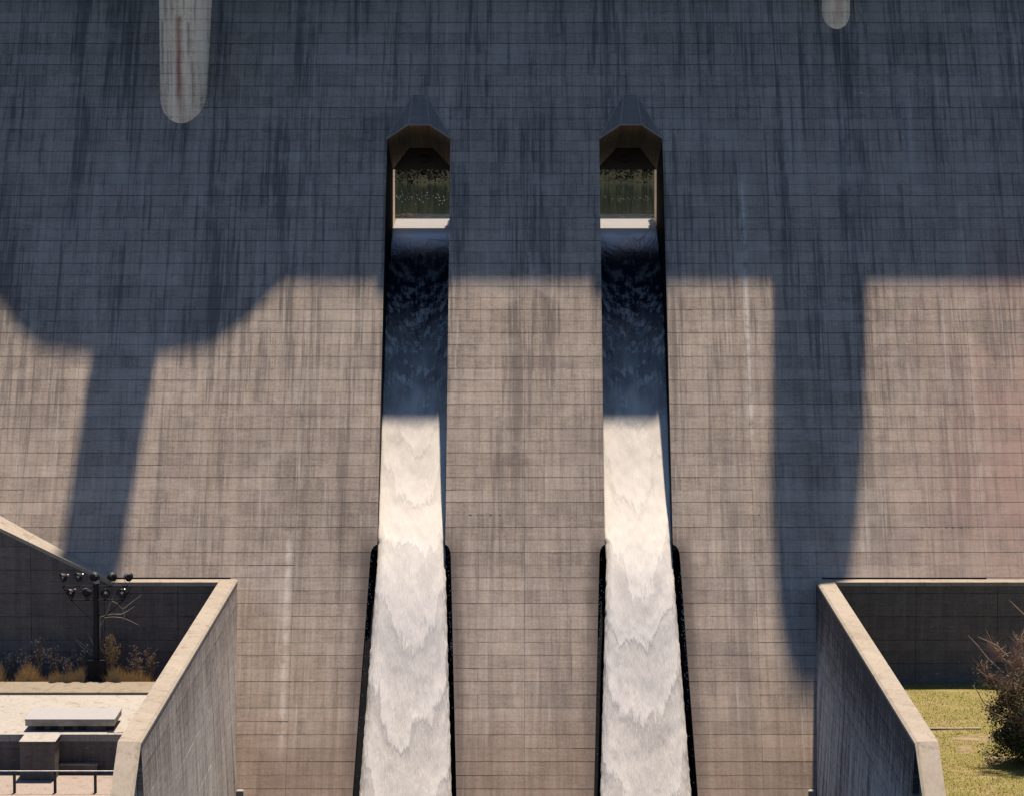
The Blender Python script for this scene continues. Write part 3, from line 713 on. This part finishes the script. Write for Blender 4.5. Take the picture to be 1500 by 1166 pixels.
# ============================================================ RETAINING WALLS FACING THE VIEWER
YW = 233.7
def retaining(x0, x1, topf, zbase, lab, panel, cuts_cap):
    root = empty('retaining_wall', ((x0 + x1) / 2, YW, zbase), lab, 'wall', 'retaining walls against the foot of the dam')
    n = 24; xs = [x0 + (x1 - x0) * i / n for i in range(n + 1)]
    # body behind the panels
    m = MB()
    for i in range(n):
        a, b = xs[i], xs[i + 1]; ta, tb = topf(a) - .24, topf(b) - .24
        m.hexa([(a, YW + .26, zbase - 3), (b, YW + .26, zbase - 3), (b, YW + .26, tb), (a, YW + .26, ta), (a, YW + .59, zbase - 3), (b, YW + .59, zbase - 3), (b, facey(tb) + .2, tb), (a, facey(ta) + .2, ta)])
    m.build('wall_core', FACE_BACK, root)
    k0 = -6; w = panel; px = [x0]
    while px[-1] + w < x1 - 1: px.append(px[-1] + w)
    px.append(x1)
    for r in range(0, 12):
        za = zbase - .3 + r * LIFT; zb_ = za + LIFT
        for i in range(len(px) - 1):
            a, b = px[i] + .012, px[i + 1] - .012
            ta, tb = min(zb_ - .02, topf(a) - .25), min(zb_ - .02, topf(b) - .25)
            if max(ta, tb) < za + .12: continue
            if tb < za + .02:                       # the climbing coping cuts this panel off
                lo_, hi_ = a, b
                for _ in range(30):
                    mid = (lo_ + hi_) / 2
                    if topf(mid) - .25 > za + .02: lo_ = mid
                    else: hi_ = mid
                b = lo_; tb = za + .02
            brk = [a + (b - a) * q / 6 for q in range(7)]
            if topf(a) - .25 < zb_ - .02 or topf(b) - .25 < zb_ - .02:
                mm = MB()
                for q in range(6):
                    u0, u1 = brk[q], brk[q + 1]; t0, t1_ = min(zb_ - .02, topf(u0) - .25), min(zb_ - .02, topf(u1) - .25)
                    t0 = max(t0, za + .01); t1_ = max(t1_, za + .01)
                    mm.hexa([(u0, YW, za), (u1, YW, za), (u1, YW, t1_), (u0, YW, t0), (u0, YW + .24, za), (u1, YW + .24, za), (u1, YW + .24, t1_), (u0, YW + .24, t0)], skip=(1,))
                mm.build('concrete_panel', WALLF, root); continue
            d = [random.uniform(-.006, .006) for _ in range(4)]; o = random.uniform(-.01, .01)
            p = [(a, YW + d[0] + o, za), (b, YW + d[1] + o, za), (b, YW + d[2] + o, tb), (a, YW + d[3] + o, ta)]
            mm = MB(); mm.hexa(p + [(x, y + .24, z) for x, y, z in p], skip=(1,)); mm.build('concrete_panel', WALLF, root)
    for i in range(len(cuts_cap) - 1):
        a, b = cuts_cap[i] + .008, cuts_cap[i + 1] - .008; ta, tb = topf(a), topf(b)
        mm = MB(); mm.hexa([(a, YW - .05, ta - .24), (b, YW - .05, tb - .24), (b, YW - .05, tb), (a, YW - .05, ta), (a, facey(ta) - .03, ta - .24), (b, facey(tb) - .03, tb - .24), (b, facey(tb) - .03, tb), (a, facey(ta) - .03, ta)])
        mm.build('coping', CAP, root)
xk = onY(165, 857, YW).x; p0 = onY(0, 773, YW)
slope = (p0.z - 0) / (xk - p0.x)
def topL(x): return 0.0 if x >= xk else (xk - x) * slope
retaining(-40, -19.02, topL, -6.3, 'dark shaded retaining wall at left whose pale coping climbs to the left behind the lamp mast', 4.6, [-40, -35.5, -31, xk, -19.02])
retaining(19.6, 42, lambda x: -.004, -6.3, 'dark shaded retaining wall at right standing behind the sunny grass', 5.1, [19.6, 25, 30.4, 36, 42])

# small pale blocks where the training walls meet the dam, at the picture's foot
for s, xa, xb in ((-1, 346.5, 357), (1, 1184, 1195)):
    p = onface(xa, 1157); q = onface(xb, 1157)
    m = MB(); m.box(p.x, q.x, facey(p.z) - .35, facey(p.z) + .1, p.z - 3, p.z); 
    m.hexa([(p.x, facey(p.z) - .35, p.z), (q.x, facey(p.z) - .35, p.z), (q.x - .06, facey(p.z) - .29, p.z + .05), (p.x + .06, facey(p.z) - .29, p.z + .05), (p.x, facey(p.z) + .1, p.z), (q.x, facey(p.z) + .1, p.z), (q.x - .06, facey(p.z) + .1, p.z + .05), (p.x + .06, facey(p.z) + .1, p.z + .05)])
    tag(m.build('footing_block', TERR), 'small pale concrete block at the foot of the dam beside the %s training wall' % ('left sunlit' if s < 0 else 'right shaded'), 'block', 'pale footing blocks')

# ============================================================ LEFT TERRACE
XR = -19.1
m = MB(); m.quad((-60, 210.8, -5.75), (XR, 210.8, -5.75), (XR, 225.6, -5.75), (-60, 225.6, -5.75))
m.quad((-60, 210.8, -5.75), (-60, 210.8, -6.15), (XR, 210.8, -6.15), (XR, 210.8, -5.75))
tag(m.build('terrace_floor', TERR, recalc=False), 'bright bare concrete terrace below the lamp mast', 'floor', None, 'structure')
kerb = empty('planter_kerb', (-27, 227, -6), 'broad beige kerb of slabs in front of the dry plants', 'kerb')
for i in range(9):
    a = XR - 3.3 * i; m = MB(); sk = .55
    m.hexa([(a - 3.29, 225.0, -6.3), (a - .01, 225.0, -6.3), (a - .01, 225.0, -5.6), (a - 3.29, 225.0, -5.6), (a - 3.29 + (sk if 1 else 0), 229.2, -6.3), (a - .01 + (sk if i else 0), 229.2, -6.3), (a - .01 + (sk if i else 0), 229.2, -5.6), (a - 3.29 + sk, 229.2, -5.6)])
    m.build('slab', KERB, kerb)
m = MB(); m.quad((-60, 229, -6.1), (XR, 229, -6.1), (XR, YW + .3, -6.1), (-60, YW + .3, -6.1))
tag(m.build('planting_soil', earth('dry_soil', (.07, .05, .03), (.13, .10, .06), 2.)), 'strip of dry soil under the weeds by the left wall', 'soil', None, 'structure')
# terrace front wall, with pier and low block
fw = empty('terrace_wall', (-26, 210.8, -7.95), 'dark concrete terrace front wall with a projecting pier and low block', 'wall')
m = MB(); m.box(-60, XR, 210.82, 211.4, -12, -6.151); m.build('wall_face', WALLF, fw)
pa = onY(29, 1088, 208.4); pb = onY(80, 1088, 208.4)
m = MB(); m.box(pa.x, pb.x, 208.4, 210.80, -7.95, -6.1); m.build('pier', WALLF, fw)
m = MB(); m.box(pa.x - .03, pb.x + .03, 208.37, 210.79, -6.1, -5.77); m.build('pier_cap', WALLF, fw)
m = MB(); m.box(pa.x - .05, pb.x + .05, 208.35, 210.785, -5.77, -5.74); m.build('pier_top', TERR, fw)
pc = onY(142, 1119, 208.4); zl_ = onY(142, 1120, 208.4).z
m = MB(); zl_ = onY(142, 1119, 210.2).z; pc = onY(142, 1119, 210.2); m.box(pb.x + .002, pc.x, 210.22, 210.80, -7.95, zl_ - .06); m.build('low_block', WALLF, fw)
m = MB(); m.box(pb.x + .032, pc.x + .04, 210.18, 210.81, zl_ - .06, zl_); m.build('block_edge', CAP, fw)
m = MB(); m.quad((-60, 190, -7.95), (XR, 190, -7.95), (XR, 210.81, -7.95), (-60, 210.81, -7.95))
tag(m.build('yard_paving', PINK), 'pinkish concrete yard paving below the terrace wall', 'paving', None, 'structure')
# flat roofed hatch
hz0, hz1 = -5.12, -5.05
fl = onZ(36, 1053, -5.05); fr = onZ(168, 1053, -5.05); 
yf = fl.y; yr = onZ(48, 1036.5, -5.05).y
ht = empty('roof_hatch', ((fl.x + fr.x) / 2, (yf + yr) / 2, -5.75), 'low flat-topped hatch with pale grey roof on the bright terrace', 'hatch')
m = MB(); m.box(fl.x, fr.x, yf, yr, -5.12, -5.05); m.build('roof_sheet', SLAB, ht)
m = MB(); m.box(fl.x + .03, fr.x - .03, yf + .03, yr - .03, -5.44, -5.121); m.build('fascia', plain('hatch_fascia', (.30, .27, .23), .8, 0, .3, 1.2), ht)
m = MB(); m.box(fl.x + .35, fr.x - .35, yf + .30, yr - .3, -5.75, -5.441); m.build('plinth', WALLF, ht)
for i in range(6):
    xx = fl.x + .6 + i * .8; m = MB(); m.box(xx, xx + .5, yf + .27, yf + .299, -5.70, -5.48); m.build('vent_louvre', BLACK if i != 4 else WALLF, ht)
# two low red hoops at the terrace edge
for i, (xa, xb) in enumerate(((157.5, 168.5), (171.5, 183))):
    p = onZ(xa, 1077.5, -5.75); q = onZ(xb, 1077.5, -5.75); z = -5.75 + .19
    m = MB(); m.tube([(p.x, p.y, -5.75), (p.x, p.y, z), (q.x, p.y, z), (q.x, p.y, -5.75)], .022, 6)
    tag(m.build('low_hoop', RUSTY), ('left' if i == 0 else 'right') + ' one of two little red pipe hoops on the terrace edge', 'hoop', 'little red hoops')
# railing at the foot of the picture
rl = empty('railing', (-27, 204.6, -7.95), 'thin steel railing with dark posts in front of the terrace wall', 'railing')
zr = onY(80, 1129, 204.6).z
for xp in (-38, 21, 80.5, 139.5):
    p = onY(xp, 1129, 204.6); m = MB(); m.box(p.x - .075, p.x + .075, 204.53, 204.67, -7.95, zr - .03); m.build('post', DARKP, rl)
m = MB(); m.tube([(-40, 204.6, zr), (XR, 204.6, zr)], .035, 8); m.build('top_rail', RAIL, rl)

# ============================================================ FLOODLIGHT MAST
YM = 231.6
mast = empty('floodlight_mast', (onY(142, 1000, YM).x, YM, -6.1), 'tall black mast carrying nine round floodlights on two crossbars', 'lamp mast')
def PM(x, y, dy=0): v = onY(x, y, YM); return Vector((v.x, YM + dy, v.z))
b = PM(142, 1000); top_ = PM(142, 853)
m = MB(); m.box(b.x - .5, b.x + .5, YM - .35, YM + .35, -6.1, PM(142, 966).z); m.build('base_cabinet', BLACK, mast)
m = MB(); m.box(b.x - .48, b.x - .02, YM - .38, YM - .352, -6.0, PM(142, 968).z); m.box(b.x + .02, b.x + .48, YM - .38, YM - .352, -6.0, PM(142, 968).z); m.build('cabinet_door', BLACK, mast)
m = MB(); m.tube([(b.x, YM, -6.1), (b.x, YM, top_.z)], [.20, .17], 12); m.build('pole', BLACK, mast)
m = MB(); m.lathe([(0, .12), (.2, .1), (.22, 0), (.22, -.04)], (b.x, YM, top_.z), (0, 0, 1)); m.build('pole_cap', RAIL, mast)
for xa, xb, yy in ((92, 193, 858), (104, 182, 878)):
    m = MB(); m.tube([PM(xa, yy, -.15), PM(xb, yy, -.15)], .045, 6); m.build('crossbar', BLACK, mast)
for sgn, pts in ((0, [(92, 858), (104, 878), (136, 907)]), (1, [(193, 858), (182, 878), (148, 907)])):
    m = MB(); m.tube([PM(x, y, -.15) for x, y in pts], .035, 6); m.build('brace', BLACK, mast)
def floodlight(px, py, bar, aim):
    c = PM(px, py, -.15); ax = Vector(aim).normalized()
    m = MB(); m.lathe([(.0, .20), (.10, .19), (.17, .10), (.25, -.04), (.30, -.16), (.305, -.19), (.28, -.19), (.24, -.06), (.14, .05), (0, .07)], c, -ax, 18)
    fo = m.build('floodlight', BLACK, mast, smooth=True)
    m = MB(); m.lathe([(.0, .0), (.12, -.015), (.20, -.055), (.255, -.13)], c + ax * .03, -ax, 16); m.build('lamp_lens', LAMPG, fo, smooth=True)
    m = MB(); m.lathe([(0, .12), (.06, .10), (.07, .0)], c + ax * .03, ax, 8); m.build('bulb', BULB, fo, smooth=True)
    m = MB(); s_ = ax.cross(Vector((0, 0, 1))).normalized(); d = PM(px, bar, -.15); d.x = c.x * .6 + d.x * .4 + .0
    m.tube([c + s_ * .27, c + s_ * .27 - Vector((0, 0, .2)), d + Vector((0, 0, .03)), c - s_ * .27 - Vector((0, 0, .2)), c - s_ * .27], .022, 5); m.build('bracket', BLACK, fo)
    m = MB(); m.tube([c - ax * .18, c - ax * .30], .07, 8); m.build('ballast_cap', RAIL, fo)
for px, py, bar, aim in ((95, 844, 858, (-.9, -.45, -.35)), (117, 843, 858, (-.75, -.6, -.3)), (140, 843, 858, (-.3, .8, -.2)), (164, 843, 858, (.1, .9, -.3)), (187, 843, 858, (.45, .8, -.3)),
                         (106, 866, 878, (-.7, -.5, -.45)), (129, 866, 878, (-.6, .6, -.3)), (155, 866, 878, (.1, -.9, -.35)), (180, 866, 878, (-.35, -.85, -.4))):
    floodlight(px, py, bar, aim)

# ============================================================ PLANTS, LEFT
STRAW = plain('straw', (.36, .25, .11), .8, 0, .35, 9.)
STRAW2 = plain('brown_stem', (.17, .11, .07), .8, 0, .35, 9.)
SEED = plain('seed_head', (.30, .26, .22), .8, 0, .4, 9.)
m = MB()
for i in range(9000):
    t = random.random()
    x = random.uniform(-37.5, -22.5)
    dens = max(0, min(1, .42 + 1.1 * noise.noise(Vector((x * .9, 3, 0)))))
    if random.random() > max(.06, min(1, dens * 1.3 - (.25 if x > -27 else 0))): continue
    y = random.uniform(229.4, 231.1); hgt = random.uniform(.35, 1.25) * (.5 + dens); w = .018
    if abs(x - onY(142, 1000, 231.6).x) < .75: continue
    dx = random.gauss(0, .22); dy = random.uniform(-.2, .2)
    z0 = -6.1
    m.quad((x - w, y, z0), (x + w, y, z0), (x + dx * .4 + w * .8, y + dy * .4, z0 + hgt * .65), (x + dx * .4 - w * .8, y + dy * .4, z0 + hgt * .65))
    m.tri((x + dx * .4 - w * .8, y + dy * .4, z0 + hgt * .65), (x + dx * .4 + w * .8, y + dy * .4, z0 + hgt * .65), (x + dx, y + dy, z0 + hgt))
tag(m.build('dry_grass', STRAW, recalc=False), 'golden dry grass tufts growing along the kerb under the left wall', 'grass', None, 'stuff')
def weed(px, pyt, lab, n=9, spread=.5, mat=STRAW2, seeds=26, y=None):
    y = y or random.uniform(230.9, 232.6)
    bs = onY(px, 1000, y); tp = onY(px, pyt, y); H = tp.z + 6.1
    root = empty('dry_weed', (bs.x, y, -6.1), lab, 'weed', 'dry weeds under the left wall')
    m = MB(); hd = MB()
    for i in range(n):
        a = random.uniform(0, 6.28); sp = random.uniform(.1, 1) * spread; h = H * random.uniform(.65, 1)
        pts = [(bs.x + .05 * math.cos(a), y + .05 * math.sin(a), -6.1)]
        for q in (.35, .7, 1.):
            pts.append((bs.x + sp * q * math.cos(a) + random.gauss(0, .05), y + sp * q * math.sin(a) * .6, -6.1 + h * q))
        m.tube(pts, [.028, .022, .016, .010], 4, False)
        for b_ in range(5):
            t = random.uniform(.4, .95); k = min(2, int(t * 3)); P = Vector(pts[k]).lerp(Vector(pts[k + 1]), t * 3 - k)
            Q = P + Vector((random.uniform(-.35, .35), random.uniform(-.2, .2), random.uniform(.05, .4))); m.tube([P, Q], [.014, .007], 3, False)
            for _ in range(max(1, seeds // 14)):
                c = Q + Vector((random.gauss(0, .07), random.gauss(0, .05), random.gauss(0, .07))); r = random.uniform(.03, .07)
                hd.tri(c + Vector((-r, 0, -r)), c + Vector((r, random.uniform(-r, r), -r * .5)), c + Vector((0, 0, r)))
    m.build('stems', mat, root, recalc=False); tag(hd.build('seed_heads', SEED if mat is STRAW2 else STRAW, root, recalc=False), None, None, None, 'stuff')
weed(163, 925, 'tallest tan weed standing just right of the lamp mast', 16, .55, STRAW, 50, 232.2)
weed(150, 935, 'brown weed partly hidden right behind the lamp mast', 9, .4)
weed(120, 945, 'pale weed leaning left from behind the lamp mast base', 9, .8)
weed(14, 955, 'leftmost dark weed clump at the picture edge', 9, .6)
weed(34, 948, 'second weed clump from the left edge', 9, .5)
weed(58, 935, 'tall thin weed clump left of the mast under the sloping coping', 10, .5)
weed(80, 945, 'weed clump midway between left edge and mast', 10, .5)
weed(100, 960, 'low weed clump just left of the mast', 8, .4)
weed(183, 965, 'low weed clump second to the right of the mast', 9, .5)
weed(205, 942, 'speckled weed clump near the shaded corner of the wall', 10, .6)
weed(222, 950, 'rightmost weed clump beside the training wall coping', 9, .5)
# bare sapling behind the mast
sp = empty('bare_sapling', (onY(146, 1000, 232.3).x, 232.3, -6.1), 'bare grey sapling with forked twigs reaching out right of the mast', 'sapling')
m = MB()
def P3(x, y): return onY(x, y, 232.3)
m.tube([Vector((P3(145, 1000).x, 232.3, -6.1)), P3(146, 940), P3(147, 903)], [.06, .045, .03], 5); m.build('trunk', TWIG, sp)
for pts in (((147, 903), (163, 899), (178, 899), (186, 895), (198, 887)), ((147, 905), (165, 903), (178, 904), (191, 909), (203, 915)), ((163, 879), (172, 884), (179, 891), (183, 899)), ((183, 899), (179, 910)), ((181, 891), (195, 880), (207, 871)), ((146, 920), (155, 900), (163, 880), (168, 868)), ((146, 955), (130, 950), (112, 936)), ((146, 965), (128, 955), (118, 945), (110, 935)), ((146, 960), (135, 940), (128, 925))):
    m = MB(); m.tube([P3(*p) for p in pts], [.028] + [.020] * (len(pts) - 2) + [.010], 5); m.build('branch', TWIG, sp)
for pts in (((181, 846), (183, 830), (184, 817)), ((200, 845), (204, 832), (206, 822))):
    pass

# ============================================================ RIGHT LAWN
def lawn_z(x, y): return -6.4 + .10 * noise.noise(Vector((x * .25, y * .25, 4)))
t = NT('lawn_soil'); X, Y, Z = t.coords(); n = t.noise(t.comb(X, Y, 0.), .5, 5, .6); n2 = t.noise(t.comb(X, Y, 5.), 4., 4, .6)
c = t.mix(t.ramp(n, .4, .62), (.14, .128, .025), (.19, .15, .055)); c = t.mix(t.math('MULTIPLY', t.ramp(n2, .35, .65), .4), c, (.08, .065, .02)); t.col(c); t.bump(n2, .6, .05)
lawn = sheet('lawn_ground', 19.55, 60, 160, YW + .3, 60, 110, lawn_z, t.m)
tag(lawn, 'sunny yellow green lawn beside the right training wall', 'lawn', None, 'structure')
GRASS = plain('grass_blade', (.205, .185, .024), .7, 0, .3, 1.2); GRASSD = plain('dry_blade', (.24, .18, .07), .7, 0, .3, 1.5)
patches = [(onZ(1425, 1082, -6.4), 1.5, .5), (onZ(1465, 1112, -6.4), 1.2, .45), (onZ(1412, 1098, -6.4), .5, .6), (onZ(1400, 1012, -6.4), 2.6, .25)]
for dry in (0, 1):
    m = MB()
    for i in range(46000 if not dry else 14000):
        y = random.uniform(190, 233.6); x = random.uniform(19.7, 19.7 + 17.5 * (y - 130) / 100)
        pn = noise.noise(Vector((x * .35, y * .35, 1)))
        near = max([1 - math.hypot((x - p.x) / a_, (y - p.y) / (b_ * 3.2)) for p, a_, b_ in patches] + [0])
        if not dry and random.random() < max(0, pn * 1.2 - .1) + near * 1.4: continue
        if dry and random.random() > .35 + pn + near: continue
        if near > .35 and random.random() < .8: continue
        z = lawn_z(x, y); hgt = random.uniform(.03, .11); w = random.uniform(.010, .024); a = random.uniform(0, 3.14); dx = random.gauss(0, .05); dy = random.gauss(0, .05)
        m.tri((x - w * math.cos(a), y - w * math.sin(a), z - .01), (x + w * math.cos(a), y + w * math.sin(a), z - .01), (x + dx, y + dy, z + hgt))
    tag(m.build('lawn_grass', GRASS if not dry else GRASSD, recalc=False), 'short yellow green grass covering the right lawn' if not dry else 'withered straw coloured blades scattered through the right lawn', 'grass', None, 'stuff')
ed = empty('lawn_edging', (onZ(1400, 1068, -6.4).x, onZ(1400, 1068, -6.4).y, -6.4), 'thin pale concrete edging strip crossing the lawn', 'edging')
x = 19.7; ye = onZ(1400, 1068, -6.4).y
while x < 26.5:
    m = MB(); m.box(x + .01, x + .99, ye - .22, ye + .22, -6.55, -6.30 + random.uniform(-.01, .01)); m.build('edging_stone', KERB, ed); x += 1.0
dirt = plain('bare_dirt', (.15, .115, .06), .95, 0, .35, 2.)
for i, (p, a_, b_) in enumerate(patches[:3]):
    m = MB(); n = 18; c = (p.x, p.y, lawn_z(p.x, p.y) + .05); rg = []; r2 = []
    for k in range(n):
        an = 2 * math.pi * k / n; r = 1 + .25 * noise.noise(Vector((math.cos(an) * 2, math.sin(an) * 2, i)))
        xx, yy = p.x + a_ * r * math.cos(an), p.y + b_ * 2.6 * r * math.sin(an); rg.append((xx, yy, lawn_z(xx, yy) - .009)); xx, yy = p.x + a_ * .6 * r * math.cos(an), p.y + b_ * 1.5 * r * math.sin(an); r2.append((xx, yy, lawn_z(xx, yy) + random.uniform(.0, .07)))
    for k in range(n):
        j = (k + 1) % n; m.quad(rg[k], rg[j], r2[j], r2[k]); m.tri(r2[k], r2[j], c)
    tag(m.build('bare_dirt', dirt), ('largest brown dirt patch in the lawn left of the bush', 'brown dirt patch at the foot of the bush', 'smallest dirt patch in the lawn near the wall')[i], 'dirt', None, 'structure')

# ============================================================ BUSH
bb = onZ(1512, 1118, -6.4)
bush = empty('shrub', (bb.x, bb.y, -6.4), 'big shrub with reddish bare twigs above dark evergreen leaves, at the right edge', 'shrub')
LEAF = plain('dark_leaf', (.030, .036, .016), .75, 0, .4, 6.); LEAFB = plain('olive_leaf', (.085, .085, .030), .55, 0, .4, 6.)
m = MB(); tw = MB(); m2 = MB()
for i in range(9):
    a = 2 * math.pi * i / 9; pts = [Vector((bb.x + .15 * math.cos(a), bb.y + .15 * math.sin(a), -6.45))]
    for q in (.3, .6, 1): pts.append(Vector((bb.x + math.cos(a) * 2.1 * q + random.gauss(0, .15), bb.y + math.sin(a) * 1.8 * q, -6.4 + 5.2 * q + random.gauss(0, .2))))
    m.tube(pts, [.10, .07, .05, .02], 6)
m.build('trunk', REDTWIG, bush)
def env(zz):     # radius of the crown over height 0..1
    return 1.75 + 1.05 * math.sin(min(1, zz * 1.1) * math.pi * .62) - (zz > .8) * (zz - .8) * 4
clus = []
for i in range(120):
    zz = random.uniform(.06, .92); a = random.uniform(0, 6.283); r = env(zz) * random.uniform(.35, 1.0) * random.uniform(.75, 1.18)
    clus.append((zz, Vector((bb.x + r * math.cos(a), bb.y + r * math.sin(a), -6.35 + zz * 7.0)), a))
for zz, c0, a0 in clus:
    nleaf = int(330 * max(0, 1 - max(0, zz - .40) * 2.4)); rad = random.uniform(.35, .8)
    for _ in range(nleaf):
        o = Vector((random.gauss(0, 1), random.gauss(0, 1), random.gauss(0, .8))) * rad * .55
        c = c0 + o; s_ = random.uniform(.04, .10)
        if c.z < -6.35: continue
        d1 = Vector((random.gauss(0, 1), random.gauss(0, 1), random.gauss(0, 1))).normalized() * s_; d2 = Vector((random.gauss(0, 1), random.gauss(0, 1), random.gauss(0, 1))).normalized() * s_ * .6
        (m2 if random.random() < .72 else tw).quad(c - d1, c - d2, c + d1, c + d2)
tag(m2.build('leaves', LEAF, bush, recalc=False), None, None, None, 'stuff'); tag(tw.build('leaves', LEAFB, bush, recalc=False), None, None, None, 'stuff')
m = MB()
for zz, c0, a0 in clus:
    if zz < .28: continue
    base = Vector((bb.x, bb.y, c0.z - 1.6)).lerp(c0, .45); m.tube([base, base.lerp(c0, .5) + Vector((random.gauss(0, .1), 0, random.gauss(0, .1))), c0], [.035, .025, .018], 4, False)
    for _ in range(int(14 + 50 * zz)):
        d = Vector((math.cos(a0) * .5 + random.gauss(0, .55), math.sin(a0) * .5 + random.gauss(0, .55), random.gauss(.6, .4))).normalized(); L = random.uniform(.3, .95) * (1.5 if random.random() < .06 else 1)
        p = c0 + Vector((random.gauss(0, .15), random.gauss(0, .15), random.gauss(0, .15)))
        q = p + d * L * .5 + Vector((random.gauss(0, .07), random.gauss(0, .07), random.gauss(0, .05))); e = q + d * L * .5 + Vector((random.gauss(0, .12), random.gauss(0, .12), random.gauss(0, .10)))
        m.tube([p, q, e], [.014, .010, .005], 3, False)
tag(m.build('twigs', REDTWIG, bush, recalc=False), None, None, None, 'stuff')
for pts in (((1478, 1055), (1455, 1043), (1440, 1028), (1432, 1012), (1424, 1003)), ((1470, 985), (1448, 965), (1432, 945), (1418, 930)), ((1475, 960), (1460, 945), (1445, 938), (1432, 932)), ((1500, 900), (1485, 885), (1478, 878)), ((1468, 1000), (1445, 990), (1430, 978))):
    m = MB(); m.tube([onY(x, y, bb.y - 1) for x, y in pts], [.04] + [.028] * (len(pts) - 2) + [.010], 5); m.build('branch', REDTWIG, bush)
